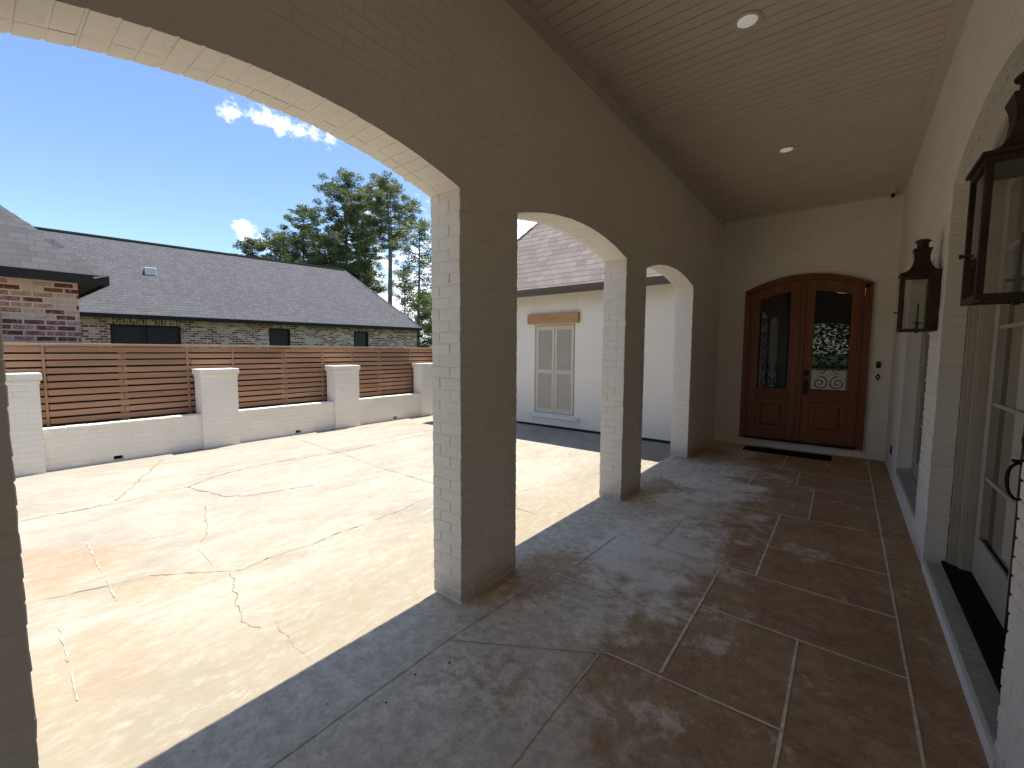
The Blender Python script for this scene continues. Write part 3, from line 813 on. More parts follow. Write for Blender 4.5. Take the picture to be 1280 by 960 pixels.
for p in ([(-4.62,.50),(-3.95,.49)], [(-3.78,.49),(-3.41,.48)], [(-3.32,.23),(-2.90,.22)], [(-2.80,.22),(-2.55,.21)], [(-3.83,1.01),(-3.47,.99)]): crack(p, .016 if p[0][1] < .9 else .010, 3, .004)
co = mb.build('courtyard', [M['court'], M['crack'], M['crack_light'], M['chalk']])
structure(co, 'sunlit cream concrete courtyard with cracks and rust coloured stains', 'courtyard')

mb = MB(); mb.face([(-900,-900,-.06),(900,-900,-.06),(900,900,-.06),(-900,900,-.06)])
structure(mb.build('lawn', M['lawn']), 'green lawn ground around the houses out to the trees', 'lawn')

mb = MB(); mb.box(XO+.022, -30., -.30, 16., -3.001, CZ-.004)
structure(mb.build('driveway', M['court']), 'pale concrete drive behind the open end of the porch', 'driveway')
mb = MB(); mb.box(-8.88, -20., -.2, -7.86, 12., -.035)
structure(mb.build('planting_bed', M['soil']), 'dark soil strip between the garden wall and the brick wing', 'soil')
# ------------------------------------------------------------------ small things on the porch
def ceiling_light(x, y, label):
    o = thing('ceiling_light', label, 'ceiling light', (x,y,ZC), group='recessed ceiling lights along the porch')
    m = MB(); pr = [(.062,-.0008),(.088,-.0008),(.090,-.006),(.084,-.011),(.070,-.010),(.063,-.004)]
    vs = []; n = 40
    m.lathe(pr, 0, 0, n); m.build('trim_ring', M['lamp_trim'], o, smooth=True, local=True, angle=50)
    m = MB(); m.lathe([(.0625,-.003),(.055,-.006),(.03,-.0085),(.004,-.009)], 0, 0, 32); m.build('lens', M['lamp_lens'], o, smooth=True, local=True)
    return o
ceiling_light(-.622, 3.247, 'round frosted ceiling light larger in view, above the middle of the porch')
ceiling_light(-.62, 5.484, 'round frosted ceiling light nearer the wooden entry door')

def lantern(y, label):
    o = thing('wall_lantern', label, 'lantern', (XW-.001, y, 1.655), group='copper gas lanterns on the house wall')
    hw = .105; D = .20; H = .405; b = .017
    m = MB()
    # back box against the wall
    m.cbox(-.048, -hw, 0, 0, hw, H, .003)
    for sx in (-D, -.048-b):
        if sx == -D:
            for sy in (-hw, hw-b): m.cbox(sx, sy, 0, sx+b, sy+b, H, .002)
    # bottom frame and top frame
    for z0, z1 in ((0,b),(H-b*1.2,H)):
        m.cbox(-D, -hw, z0, -D+b, hw, z1, .002); m.cbox(-D, -hw, z0, -.04, -hw+b, z1, .002); m.cbox(-D, hw-b, z0, -.04, hw, z1, .002)
    m.cbox(-D+b, -.014, .002, -.045, .014, .013, .002)
    m.build('frame', M['copper'], o, local=True)
    m = MB(); cx = -.098
    m.sqloft([(.112,hw+.010,H-.002),(.112,hw+.010,H+.009),(.094,hw-.012,H+.013),(.068,.070,H+.032),(.052,.053,H+.058),(.043,.043,H+.090),(.040,.040,H+.122),(.043,.043,H+.152),(.050,.050,H+.176),(.050,.050,H+.181),(.034,.034,H+.181)], cx, 0)
    m.build('chimney', M['copper'], o, local=True)
    m = MB(); m.lathe([(.032,H+.180),(.032,H+.228),(.044,H+.229),(.045,H+.234),(.038,H+.242),(.024,H+.249),(.006,H+.252)], cx, 0, 20); m.build('cap', M['copper'], o, smooth=True, local=True, angle=45)
    g = MB(); g.box(-D+.007, -hw+b-.003, b-.003, -D+.0095, hw-b+.003, H-b); g.build('glass_pane', M['lantern_glass'], o, local=True)
    for sy in (-1, 1):
        g = MB(); g.box(-D+b-.003, sy*(hw-.0085)-.0012, b-.003, -.045, sy*(hw-.0085)+.0012, H-b); g.build('glass_pane', M['lantern_glass'], o, local=True)
    m = MB(); m.tube([(cx,0,.005),(cx,0,.06),(cx,0,.075)], .008, 8); m.tube([(cx,0,.07),(cx,0,.20)], .0048, 8); m.tube([(cx-.026,0,.062),(cx+.026,0,.062)], .0045, 6); m.tube([(cx,-.026,.062),(cx,.026,.062)], .0045, 6)
    m.tube([(cx,0,.0),(cx,0,-.012)], .009, 8); m.build('burner', M['copper'], o, local=True)
    m = MB(); m.tube([(-D+.004,-hw*.2,.14),(-D-.022,-hw*.2,.14)], .004, 6); m.tube([(-D-.02,-hw*.2,.14),(-D-.028,-hw*.2,.14)], .007, 8); m.build('knob', M['copper'], o, local=True)
    return o
L1 = lantern(4.262, 'whole dark copper gas lantern between the french door and the low window')
L2 = copy_tree(L1); L2.location = (XW-.001, 1.925, 1.655)
L2['label'] = 'close dark copper gas lantern cut off by the picture edge, beside the french door'

o = thing('security_camera', 'small white security camera with black lens under the ceiling corner', 'camera', (.365, YE-.07, ZC))
m = MB(); m.lathe([(.034,-.002),(.034,-.012),(.016,-.018),(.012,-.035)], 0, 0, 16); m.build('bracket', M['white_trim'], o, smooth=True, local=True, angle=40)
m = MB(); m.tube([(0,.03,-.045),(0,-.02,-.050),(0,-.035,-.052)], [.016,.024,.022], 14); m.build('body', M['white_trim'], o, smooth=True, local=True, angle=40)
m = MB(); m.tube([(0,-.028,-.056),(0,-.045,-.060)], .022, 14); m.cbox(-.022,-.045,-.088,.022,-.005,-.050,.004); m.build('lens', M['black'], o, local=True)
o = thing('doorbell', 'black rectangular doorbell on the white brick right of the entry door', 'doorbell', (.346, YE, 1.335))
m = MB(); m.cbox(-.026,-.024,-.045,.026,-.001,.045,.005); m.build('housing', M['black'], o, local=True)
m = MB(); m.tube([(0,-.024,-.02),(0,-.028,-.02)], .014, 18); m.build('button', M['dark_metal'], o, local=True)
o = thing('gas_key_plate', 'small dark diamond shaped plate below the doorbell', 'wall plate', (.350, YE, 1.165))
m = MB(); vs = [(0,-.006,.052),(.030,-.006,0),(0,-.006,-.052),(-.030,-.006,0)]; m.add(vs+[(a,-.001,c) for a,b,c in vs], [(0,1,2,3),(4,7,6,5),(0,4,5,1),(1,5,6,2),(2,6,7,3),(3,7,4,0)]); m.build('plate', M['dark_metal'], o, local=True)
m = MB(); m.tube([(0,-.006,0),(0,-.012,0)], .011, 14); m.build('key_socket', M['lamp_trim'], o, local=True)
o = thing('wall_outlet', 'small dark outlet cover low on the wall in the porch corner', 'outlet', (XW, 6.82, .33))
m = MB(); m.cbox(-.014,-.035,-.055,-.001,.035,.055,.004); m.build('cover', M['gutter'], o, local=True)
m = MB(); m.cbox(-.019,-.022,-.040,-.014,.022,.040,.003); m.build('hinged_lid', M['black'], o, local=True)
m = MB(); m.cbox(-1.20, 7.29, .001, -.10, 7.60, .016, .004)
for k in range(26): m.cbox(-1.19+k*.0415, 7.30, .016, -1.19+k*.0415+.026, 7.59, .020, .002)
tag(m.build('doormat', M['black_rubber'], off=(-.65,7.44,.001)), 'narrow black rubber doormat on the floor before the wooden double door', 'doormat')
o = thing('hall_lamp', 'lit warm round ceiling lamp seen through the right glass of the entry door', 'lamp', (-.085, 9.3, 2.55))
m = MB(); m.lathe([(.10,.33),(.10,.345),(.02,.345),(.012,.02)], 0, 0, 20); m.build('stem', M['dark_metal'], o, local=True)
m = MB(); m.lathe([(.012,.03),(.11,.02),(.125,-.005),(.10,-.03),(.04,-.045),(.005,-.048)], 0, 0, 24); m.build('lamp_shade', M['glow'], o, smooth=True, local=True)

# ------------------------------------------------------------------ garden wall and slatted fence
FX = -7.65
gw = thing('garden_wall', 'low white painted brick wall with square capped pillars along the courtyard', 'garden wall', (FX-.08, 3.4, CZ))
PL = [(.05,.525),(2.165,2.655),(4.305,4.815),(6.42,6.91)]
bays = [(-2.0,.05),(.525,2.165),(2.655,4.305),(4.815,6.42),(6.91,8.4)]
holes = {1: 1.20, 2: 3.62, 3: 5.72}
for i, (a, b) in enumerate(bays):
    m = MB(); x0, x1 = FX-.20, FX-.065
    h = holes.get(i)
    if h:
        m.box(x0, a, CZ+.02, x1, h-.05, CZ+.075); m.box(x0, h+.05, CZ+.02, x1, b, CZ+.075); m.box(x0, a, -.28, x1, b, CZ+.02)
        m.box(x0, h-.05, CZ+.02, x0+.02, h+.05, CZ+.075, 1)
        m.box(x0, a, CZ+.075, x1, b, .43)
    else: m.box(x0, a, -.28, x1, b, .43)
    y = a+.002
    m.box(x0-.004, a, .43, x1+.010, b, .443)
    while y < b-.02:      # rowlock coping
        e = min(y+.195, b-.002); m.cbox(x0-.006, y, .445, x1+.016+random.uniform(-.002,.002), e, .512+random.uniform(-.002,.002), .004, .001); y += .203
    m.box(x0+.004, a, .443, x1+.008, b, .505)
    m.build('wall_section', [M['fence_paint'], M['soil']], gw)
for a, b in PL:
    m = MB(); m.box(FX-.30, a, -.28, FX, b, 1.075)
    p = m.build('pillar', M['fence_paint'], gw)
    m = MB()
    m.cbox(FX-.31, a-.010, 1.075, FX+.010, b+.010, 1.116, .005, .001)
    m.cbox(FX-.325, a-.024, 1.118, FX+.022, b+.024, 1.200, .006, .003)
    m.build('pillar_cap', M['fence_paint'], p)

sf = thing('slat_fence', 'brown horizontal board fence standing behind the white garden wall', 'fence', (FX-.36, 3.4, 0))
m = MB(); xs = FX-.355
joints = [-2.2,.62,2.15,3.55,5.55,8.5]
for k in range(11):
    z1 = 1.525-k*.0925; z0 = z1-.0705
    cuts = joints[:] if k % 2 == 0 else [-2.2,-.9,1.35,3.55,4.9,8.5]
    for a, b in zip(cuts[:-1], cuts[1:]):
        sl = random.uniform(-.003,.003)
        m.cbox(xs-.018, a+.002, z0+sl, xs, b-.002, z1+sl, .003, .0015)
for k in range(11):
    z1 = 1.4775-k*.0925; z0 = z1-.070
    for a, b in zip(joints[:-1], joints[1:]): pass
m.build('slat_panel', M['fence_wood'], sf)
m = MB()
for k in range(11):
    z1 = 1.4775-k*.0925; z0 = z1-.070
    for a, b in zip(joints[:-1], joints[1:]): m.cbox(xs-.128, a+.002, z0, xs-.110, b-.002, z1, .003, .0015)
m.build('back_panel', M['gap_shade_board'], sf)
m = MB()
for a, b in ((-2.2,1.4),(1.4,4.0),(4.0,6.2),(6.2,8.5)): m.cbox(xs-.14, a+.001, 1.532, xs+.012, b-.001, 1.568, .003, .001)
m.build('cap_rail', M['cap_wood'], sf)
for y in (-.25,1.35,3.55,5.55,7.6):
    m = MB(); m.cbox(xs-.109, y-.045, -.2, xs-.019, y+.045, 1.531, .003); m.build('post', M['fence_wood'], sf)
for y in (.60,2.10,2.72,4.25,4.88,6.36):
    m = MB(); m.cbox(xs+.001, y-.013, .50, xs+.010, y+.013, 1.53, .002); m.build('batten', M['fence_wood'], sf)

# ------------------------------------------------------------------ stucco wing with shuttered window
GY = 7.09
ga = thing('garage', 'white stucco garage wing with a shuttered window and brown shingle roof', 'garage', (-4.4, GY, 0))
m = MB()
gx0, gx1 = -6.85, XO-.002
sx0, sx1, sz0, sz1 = -4.975, -4.045, .255, 2.03
m.box(gx0, GY, .03, sx0, GY+.2, 2.62); m.box(sx1, GY, .03, gx1, GY+.2, 2.62); m.box(sx0, GY, .03, sx1, GY+.2, sz0); m.box(sx0, GY, sz1, sx1, GY+.2, 2.62)
m.box(gx0, GY+.2, .03, gx0+.2, 13., 2.62); m.box(gx0+.2, 12.8, .03, gx1, 13., 2.62)
m.box(sx0-.01, GY+.16, sz0-.01, sx1+.01, GY+.19, sz1+.01)
m.build('wall', M['stucco'], ga)
m = MB(); m.box(gx0+.01, GY+.012, -.25, gx1, GY+.19, .031); m.build('base_gap', M['soil'], ga)
m = MB()      # control joints in the stucco
for x in (-4.99,-4.03):
    for za, zb in ((2.26,2.56),(.03,.185)):
        m = MB(); m.box(x-.003, GY-.002, za, x+.003, GY-.0005, zb); m.build('control_joint', M['shutter'], ga)
m = MB(); m.cbox(-5.115, GY-.075, 2.035, -3.95, GY-.001, 2.225, .006, .002); m.build('lintel', M['lintel_wood'], ga)
wmb = MB()
wmb.box(sx0, GY+.03, sz0, sx0+.03, GY+.15, sz1); wmb.box(sx1-.03, GY+.03, sz0, sx1, GY+.15, sz1); wmb.box(sx0+.03, GY+.03, sz1-.03, sx1-.03, GY+.15, sz1); wmb.box(sx0+.03, GY+.13, sz0, sx1-.03, GY+.155, sz1-.03)
gwin = wmb.build('window', M['shutter'], ga)
m = MB(); m.cbox(-5.06, GY-.06, .178, -3.93, GY-.001, .245, .004); m.box(sx0+.001, GY-.001, sz0-.012, sx1-.001, GY+.12, sz0+.012); m.build('sill', M['white_trim'], gwin)
xm = (sx0+sx1)/2
for a, b in ((sx0+.034, xm-.003), (xm+.003, sx1-.034)):
    m = MB(); S = .058; y0, y1 = GY+.012, GY+.045; zb, zt = sz0+.02, sz1-.034
    m.cbox(a, y0, zb, a+S, y1, zt, .003); m.cbox(b-S, y0, zb, b, y1, zt, .003)
    for c, d in ((zb,zb+.085),(1.055,1.125),(zt-.085,zt)): m.cbox(a+S, y0, c, b-S, y1, d, .003)
    for c, d in ((zb+.085,1.055),(1.125,zt-.085)):
        n = int((d-c)/.036)
        for k in range(n):
            z = c+(k+.5)*(d-c)/n
            vs = [(a+S,y0+.004,z-.018),(b-S,y0+.004,z-.018),(b-S,y1-.004,z+.014),(a+S,y1-.004,z+.014)]
            vs += [(p[0],p[1],p[2]+.007) for p in vs]
            m.add(vs, [(0,1,2,3),(4,7,6,5),(0,4,5,1),(1,5,6,2),(2,6,7,3),(3,7,4,0)])
    m.build('shutter', M['shutter'], gwin)
# roof: hip at its left end
ey, ez, gp = 6.75, 2.665, 1.2
rl, rr_, ry = -7.15, XO-.002, 9.9
rz = ez+gp*(ry-ey); hl = rl+(ry-ey)
th = .05
m = MB()
A=(rl,ey,ez); B=(rr_,ey,ez); C_=(rr_,ry,rz); D_=(hl,ry,rz); E_=(rl,13.05,ez); F_=(rr_,13.05,ez)
m.face([A,B,C_,D_]); m.face([A,D_,E_]); m.face([D_,C_,F_,E_]); m.face([A,E_,F_,B]); m.face([B,F_,C_])
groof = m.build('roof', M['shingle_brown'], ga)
m = MB(); d = Vector(D_)-Vector(A)
n = 24
for k in range(n):     # hip cap shingles
    p = Vector(A)+d*(k/n); q = Vector(A)+d*((k+1.25)/n); up = Vector((0,0,.022))
    s1 = Vector((.085,-.02,-.035)); s2 = Vector((-.02,.085,-.035))
    m.face([p+up*.4, q+up*.9, q+up*.9+s1, p+up*.4+s1]); m.face([p+up*.4, q+up*.9, q+up*.9+s2, p+up*.4+s2])
m.build('hip_cap', M['shingle_grey'], groof)
m = MB()               # ogee gutter, fascia, soffit
prof = [(ey-.005,2.545),(ey-.05,2.553),(ey-.085,2.585),(ey-.088,2.62),(ey-.105,2.64),(ey-.105,2.662),(ey-.098,2.662),(ey-.098,2.642)]
for (ya,za),(yb,zb) in zip(prof[:-1], prof[1:]): m.face([(rl,ya,za),(rr_,ya,za),(rr_,yb,zb),(rl,yb,zb)])
m.box(rl, ey-.005, 2.545, rr_, ey+.015, 2.66); m.box(rl, ey+.015, 2.612, rr_, GY-.001, 2.632)
m.build('gutter', M['gutter'], groof, recalc=False)

# ------------------------------------------------------------------ neighbouring brick house
NB = (-15.787, 13.309, 0); NR = R(-7.9356)
nb = thing('neighbour_house', 'red and white brick house with grey shingle roof beyond the fence', 'house', NB, NR)
wallx = -.35; EZ = 2.55; PT = 1.04; HW = 2.58
m = MB()
wins = [(-10.72,-9.02,2.255),(-6.40,-5.66,2.300),(-3.165,-2.50,2.305)]
edges = [-26.]
for a, b, t_ in wins:
    m.box(wallx-.2, edges[-1], -.1, wallx, a, 2.46); m.box(wallx-.2, a, t_+.2, wallx, b, 2.46); m.box(wallx-.2, a, -.1, wallx, b, .7); edges.append(b)
m.box(wallx-.2, edges[-1], -.1, wallx, -.1, 2.46)
m.box(-2*HW+.35, -.3, -.1, wallx-.2, -.1, 2.46)
m.build('wall', M['antique'], nb, local=True)
for a, b, t_ in wins:
    w_ = MB(); x0, x1 = wallx-.12, wallx-.02; q = .05
    w_.box(x0, a, .7, x1, a+q, t_); w_.box(x0, b-q, .7, x1, b, t_); w_.box(x0, a+q, t_-q, x1, b-q, t_); w_.box(x0, a+q, .7, x1, b-q, .75)
    if b-a > 1: w_.box(x0, (a+b)/2-.025, .75, x1-.01, (a+b)/2+.025, t_-q)
    w_.box(x0+.01, a+q, 1.55, x1-.02, b-q, 1.59)
    wo = w_.build('window', M['charcoal_trim'], nb, local=True)
    g = MB(); g.box(x0+.02, a+q, .75, x0+.03, b-q, t_-q); g.build('pane', M['black'], wo, local=True)
    s = MB(); y = a-.0
    while y < b-.01:
        s.cbox(wallx-.05, y+.004, t_+.004, wallx+.004, min(y+.068,b)-.004, t_+.198, .003, .001); y += .0762
    s.box(wallx-.1, a, t_, wallx-.002, b, t_+.2)
    s.build('soldier_course', M['soldier'], nb, local=True)
m = MB()
rz_ = EZ+PT*HW
A=(0,-26,EZ); B=(0,0,EZ); T1=(-HW,-HW,rz_); T0=(-HW,-26,rz_); B2=(-2*HW,0,EZ); A2=(-2*HW,-26,EZ)
m.face([A,B,T1,T0]); m.face([B,B2,T1]); m.face([B2,A2,T0,T1]); m.face([A,A2,B2,B]); m.face([A,T0,A2])
nroof = m.build('roof', M['shingle_grey'], nb, local=True)
m = MB()
m.face([(-HW-.07,-26,rz_-.045),(-HW,-26,rz_+.035),(-HW,-HW,rz_+.035),(-HW-.07,-HW,rz_-.045)]); m.face([(-HW+.07,-26,rz_-.045),(-HW,-26,rz_+.035),(-HW,-HW,rz_+.035),(-HW+.07,-HW,rz_-.045)])
m.face([(-HW,-26,rz_+.036),(-HW,-HW-.4,rz_+.036),(-HW+.06,-HW-.4,rz_-.03),(-HW+.06,-26,rz_-.03)])
m.build('ridge_vent', M['black_rubber'], nroof, local=True)
for sgn in (1,):
    m = MB(); d = Vector(T1)-Vector(B)
    for k in range(26):
        p = Vector(B)+d*(k/26); q = Vector(B)+d*((k+1.2)/26); up = Vector((0,0,.03))
        m.face([p+up*.4, q+up, q+up+Vector((.01,-.13,-.03)), p+up*.4+Vector((.01,-.13,-.03))]); m.face([p+up*.4, q+up, q+up+Vector((-.13,.01,-.03)), p+up*.4+Vector((-.13,.01,-.03))])
    m.build('hip_cap', M['shingle_grey'], nroof, local=True)
m = MB(); vx, vy = -1.47, -9.62; vz = EZ+1.04*1.47
m.cbox(vx-.13, vy-.15, vz-.16, vx+.11, vy+.15, vz+.13, .01); m.build('roof_vent', M['white_trim'], nroof, local=True)
m = MB(); m.box(-.03, -26, EZ-.13, -.005, -.03, EZ-.004); m.box(wallx-.2, -26, EZ-.092, -.03, -.03, EZ-.07); m.box(-2*HW, -.03, EZ-.13, -.005, -.005, EZ-.004)
m.build('fascia', M['charcoal_trim'], nroof, local=True)

# the hipped wing that comes close to the fence
ww = thing('neighbour_wing', 'mixed red brick wing with dark eaves and hipped grey roof close behind the fence', 'building', (-8.86, 1.06, 0))
tx, ty = -8.56, 1.36
m = MB(); m.box(tx-8.6, ty-6.6, -.1, tx-.30, ty-.30, 2.46); m.build('wall', M['antique'], ww)
m = MB(); half = 3.45; rz2 = EZ+1.0*half
A=(tx,ty,EZ); B=(tx,ty-2*half,EZ); T=(tx-half,ty-half,rz2); T0=(tx-8.2,ty-half,rz2); C_=(tx-8.2,ty,EZ); D_=(tx-8.2,ty-2*half,EZ)
m.face([A,B,T]); m.face([A,T,T0,C_]); m.face([B,D_,T0,T]); m.face([A,C_,D_,B]); m.face([C_,T0,D_])
wr = m.build('roof', M['shingle_grey'], ww)
m = MB(); d = Vector(T)-Vector(A)
for k in range(30):
    p = Vector(A)+d*(k/30); q = Vector(A)+d*((k+1.25)/30); up = Vector((0,0,.026)); s1 = Vector((.02,-.16,-.06)); s2 = Vector((-.16,.02,-.06))
    m.face([p+up*.4, q+up, q+up+s1, p+up*.4+s1]); m.face([p+up*.4, q+up, q+up+s2, p+up*.4+s2])
m.build('hip_cap', M['shingle_grey'], wr)
m = MB(); m.box(tx-.03, ty-2*half, EZ-.13, tx-.004, ty, EZ-.004); m.box(tx-8.2, ty-.03, EZ-.13, tx-.03, ty-.004, EZ-.004); m.box(tx-8.2, ty-2*half, EZ-.092, tx-.03, ty-.03, EZ-.07)
m.build('fascia', M['charcoal_trim'], wr)

# ------------------------------------------------------------------ trees
def quads(centres, size, flat=.5):
    n = len(centres)
    a = rng.normal(size=(n,3)); a[:,2] *= flat; a /= np.linalg.norm(a,axis=1)[:,None]
    b = rng.normal(size=(n,3)); b -= a*(a*b).sum(1)[:,None]; b /= np.linalg.norm(b,axis=1)[:,None]
    sz = size*rng.uniform(.55,1.35,n)[:,None]; w = sz*.42
    P = np.stack([centres-a*sz*.5, centres+b*w*.5+a*sz*.1, centres+a*sz*.5, centres-b*w*.5-a*sz*.1], 1)
    return P.reshape(-1,3), np.arange(n*4).reshape(-1,4)
def mesh_np(name, v, f, mat, parent):
    me = bpy.data.meshes.new(name); me.from_pydata(v.tolist(), [], f.tolist()); me.materials.append(mat)
    o = bpy.data.objects.new(name, me); COL.objects.link(o); o.parent = parent; ORIGIN[o.name] = ORIGIN[parent.name]
    return o
def tree(name, label, x, y, H, base, prof, mat, leaf=.24, limbs=46, per=120, clump=.62, lean=(0,0), tr=.26, cat='tree', fork=False, group='trees beyond the neighbouring house'):
    """prof(t) -> crown radius at t (0 = crown base, 1 = top)"""
    o = thing(name, label, cat, (x,y,-.06), group=group)
    tm = MB()
    ph = random.uniform(0,6)
    trunk = lambda t: Vector((lean[0]*t*H+.25*math.sin(t*4+ph)*t, lean[1]*t*H+.2*math.cos(t*3.3+ph)*t, t*H*.985))
    tm.tube([trunk(k/14) for k in range(15)], [tr*(1-.86*(k/14)**1.1) for k in range(15)], 8)
    if fork:
        tk2 = lambda t: trunk(t)+Vector((.9*t**1.2+.25,-.5*t,0)); tm.tube([tk2(k/12*.93) for k in range(13)], [tr*.8*(1-.85*k/12) for k in range(13)], 8)
    cs = []
    for i in range(limbs):
        t = ((i+random.random())/limbs)**.92
        z0 = base+(1-base)*t
        rad = prof(t)*random.uniform(.55,1.12)
        az = i*2.399+random.uniform(-.5,.5)
        rise = (.10+.35*t)*rad+random.uniform(-.2,.5)
        p0 = trunk(min(z0,.985)); p1 = p0+Vector((math.cos(az)*rad, math.sin(az)*rad, rise))
        mid = p0.lerp(p1,.5)+Vector((0,0,-.12*rad))
        tm.tube([p0, mid, p1], [.035+.05*rad/3, .03, .012], 5, cap=False)
        nc = max(2, int(rad/.62))
        for c in range(nc):
            u = 1-(c/nc)**1.1*.80
            q = (mid.lerp(p1,(u-.5)*2) if u > .5 else p0.lerp(mid,u*2))+Vector((random.gauss(0,.34),random.gauss(0,.34),random.gauss(.12,.22)))
            cs.append((q, clump*random.uniform(.65,1.3)))
    pts = []
    for q, r_ in cs:
        n = int(per*r_/clump)
        d = rng.normal(size=(n,3)); d /= np.linalg.norm(d,axis=1)[:,None]
        d *= (rng.uniform(.15,1.,n)**.6)[:,None]*r_; d[:,2] *= .62
        pts.append(np.array(q)+d)
    v, f = quads(np.concatenate(pts), leaf)
    mesh_np('crown', v, f, mat, o)
    tm.build('trunk', M['bark'], o, smooth=True, local=True)
    return o
pine_prof = lambda R_: (lambda t: R_*(.55+.45*math.sin(min(1,t*1.25+.12)*math.pi*.72))*(1-t**3.2)**.7+.35)
top_prof = lambda R_: (lambda t: R_*math.sqrt(max(0.,1-(2*t-.95)**2))+.3)
tree('pine_tree', 'tallest bushy pine with a pale bare trunk above the roof slope', -47.1, 28.4, 21.9, .36, pine_prof(4.0), M['pine'], limbs=77, per=121, tr=.36)
tree('pine_tree', 'high crowned pine with a round top, standing against the blue sky', -42.0, 30.5, 20.3, .64, top_prof(3.1), M['pine_olive'], limbs=50, per=114, tr=.27, fork=True)
tree('pine_tree', 'slim pine squeezed between the tallest pine and the round topped pine', -48.6, 32.0, 20.0, .42, pine_prof(2.4), M['pine_olive'], limbs=50, per=114, tr=.25)
tree('pine_tree', 'thin open pine partly hidden by the white brick pier', -35.4, 29.3, 15.0, .38, pine_prof(2.3), M['pine'], limbs=42, per=87, tr=.2, leaf=.22)
tree('pine_tree', 'rounded dark tree left of the tallest pine, rising over the ridge', -53.4, 26.4, 18.9, .25, pine_prof(3.6), M['pine'], limbs=72, per=120, tr=.3)
tree('pine_tree', 'low bushy tree at the left end of the tree group', -59.7, 23.0, 14.9, .2, top_prof(2.3), M['oak'], limbs=66, per=125, tr=.28)
tree('pine_tree', 'medium leafy tree just above the roof ridge, second from the left', -58.2, 25.6, 16.2, .2, top_prof(2.9), M['oak'], limbs=66, per=125, tr=.28)
tree('pine_tree', 'broad leafy tree filling the gap left under the tallest pine', -50.5, 27.8, 15.2, .15, top_prof(3.8), M['pine'], limbs=70, per=120, tr=.28)
tree('understory_tree', 'dark leafy tree low behind the roof slope, in front of the pine trunks', -50.0, 31.8, 12.4, .1, pine_prof(3.2), M['oak'], limbs=62, per=117, tr=.25)
tree('understory_tree', 'dark leafy tree behind the far brick corner of the neighbouring house', -31.0, 27.3, 6.4, .1, pine_prof(2.3), M['oak'], limbs=55, per=117, tr=.18, leaf=.2)
tree('understory_tree', 'sparse young tree under the round topped pine', -43.2, 33.5, 11.2, .15, pine_prof(2.0), M['pine'], limbs=32, per=79, tr=.14)
# a wood behind the camera, seen only as a reflection in the door glass
pts = []
for i in range(420):
    c = np.array([random.uniform(-34,30), random.uniform(-46,-36), 0.]); hh = random.uniform(8,17)
    d = rng.normal(size=(120,3))*np.array([1.7,1.7,hh*.26]); d[:,2] += hh*.5; pts.append(c+d)
v, f = quads(np.concatenate(pts), .55)
me = bpy.data.meshes.new('treeline'); me.from_pydata(v.tolist(), [], f.tolist()); me.materials.append(M['oak'])
o = bpy.data.objects.new('treeline', me); COL.objects.link(o); tag(o, 'dark wood across the drive, mirrored in the door glass', 'woods', kind='stuff')

# ------------------------------------------------------------------ light, sky, camera
to_sun = Vector((-.07,.315,1.)).normalized()
sun = bpy.data.lights.new('sun', 'SUN'); sun.energy = 2.5; sun.angle = R(.53); sun.color = (1.,.955,.885)
so = bpy.data.objects.new('sun', sun); COL.objects.link(so); so.rotation_euler = to_sun.to_track_quat('Z','Y').to_euler(); so.location = (0,0,30)

w = bpy.data.worlds.new('World'); scene.world = w; w.use_nodes = True
nt = w.node_tree; N = nt.nodes; L = nt.links
bg = N['Background']; bg.inputs['Strength'].default_value = .066
sky = N.new('ShaderNodeTexSky'); sky.sky_type = 'NISHITA'; sky.sun_disc = False
sky.sun_elevation = math.asin(to_sun.z); sky.sun_rotation = math.atan2(to_sun.x, to_sun.y)
sky.air_density = .9; sky.dust_density = .1; sky.ozone_density = 3.0
tc = N.new('ShaderNodeTexCoord')
def wm_(op, a, b=None, clamp=False):
    m = N.new('ShaderNodeMath'); m.operation = op; m.use_clamp = clamp
    for i, q in enumerate((a,b)):
        if q is None: continue
        if hasattr(q,'is_output'): L.new(q, m.inputs[i])
        else: m.inputs[i].default_value = q
    return m.outputs[0]
cn = N.new('ShaderNodeTexNoise'); cn.inputs['Scale'].default_value = 34.; cn.inputs['Detail'].default_value = 11.; cn.inputs['Roughness'].default_value = .66
mp = N.new('ShaderNodeMapping'); mp.inputs['Scale'].default_value = (1,1,1.7); L.new(tc.outputs['Generated'], mp.inputs[0]); L.new(mp.outputs[0], cn.inputs['Vector'])
def puff(c, rad, amt=1.):
    v = Vector(c).normalized(); d = N.new('ShaderNodeVectorMath'); d.operation = 'DOT_PRODUCT'; L.new(tc.outputs['Generated'], d.inputs[0]); d.inputs[1].default_value = v
    ang = wm_('ARCCOSINE', d.outputs['Value'])
    return wm_('MULTIPLY', wm_('SUBTRACT', 1., wm_('DIVIDE', ang, R(rad)), clamp=True), amt)
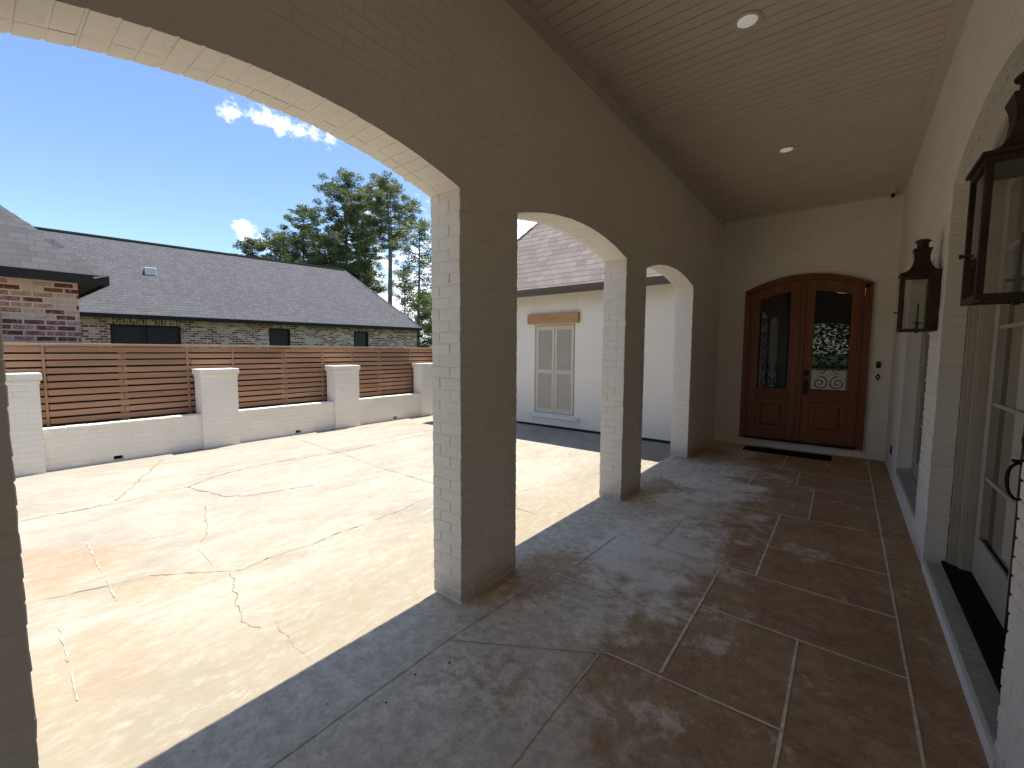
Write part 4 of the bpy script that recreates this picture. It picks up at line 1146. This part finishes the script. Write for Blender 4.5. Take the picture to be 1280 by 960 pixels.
puffs = [puff((-.859,.306,.412), 1.5,1.0), puff((-.847,.330,.412), 1.4,.62), puff((-.838,.352,.414), 1.5,.8), puff((-.829,.378,.408), 1.8,1.0), puff((-.818,.404,.405), 1.7,.95), puff((-.806,.430,.401), 1.6,.9), puff((-.795,.452,.399), 1.5,.8),
         puff((-.910,.346,.219), 1.7,1.1), puff((-.905,.362,.207), 1.9,1.), puff((-.914,.330,.232), 1.2,.95),
         puff((-.576,.769,.27), 11.,1.1), puff((-.76,.63,.10), 15.,1.0), puff((-.72,.68,.16), 8.,1.),
         puff((.2,-.95,.25), 26., .9), puff((.5,.8,.3), 20., .9), puff((-.5,-.8,.35), 18.,.8)]
acc = puffs[0]
for p in puffs[1:]: acc = wm_('MAXIMUM', acc, p)
cv = wm_('ADD', acc, wm_('MULTIPLY', wm_('SUBTRACT', cn.outputs[0], .5), 3.0))
mr = N.new('ShaderNodeMapRange'); mr.interpolation_type = 'SMOOTHSTEP'; L.new(cv, mr.inputs['Value']); mr.inputs['From Min'].default_value = .25; mr.inputs['From Max'].default_value = 1.2
gate = wm_('MULTIPLY', mr.outputs[0], wm_('MULTIPLY', acc, 5., clamp=True))
mx = N.new('ShaderNodeMix'); mx.data_type = 'RGBA'; L.new(gate, mx.inputs['Factor']); hs = N.new('ShaderNodeHueSaturation'); hs.inputs['Saturation'].default_value = 1.02; hs.inputs['Hue'].default_value = .503; L.new(sky.outputs[0], hs.inputs['Color']); L.new(hs.outputs[0], mx.inputs['A']); mx.inputs['B'].default_value = (8.5,8.6,8.8,1)
L.new(mx.outputs['Result'], bg.inputs['Color'])

cam = bpy.data.cameras.new('camera'); cam.sensor_width = 36.; cam.lens = 533.692/1280*36.; cam.clip_start = .02; cam.clip_end = 3000.
cobj = bpy.data.objects.new('camera', cam); COL.objects.link(cobj)
RM = Matrix(((0.78712862,-0.05182266,0.61460796),(0.6167666,0.05766098,-0.78503132),(0.00524351,0.99699028,0.0773491)))
cobj.matrix_world = Matrix.Translation((0,0,1.5)) @ RM.to_4x4()
scene.camera = cobj

scene.render.engine = 'CYCLES'
cy = scene.cycles
cy.max_bounces = 12; cy.diffuse_bounces = 8; cy.glossy_bounces = 4; cy.transmission_bounces = 6; cy.transparent_max_bounces = 16
cy.use_denoising = True; cy.sample_clamp_indirect = 6.; cy.caustics_reflective = False; cy.caustics_refractive = False
vs = scene.view_settings
scene.display_settings.display_device = 'sRGB'
vs.view_transform = 'Standard'; vs.look = 'None'; vs.exposure = 1.84; vs.gamma = 1.; vs.use_curve_mapping = False
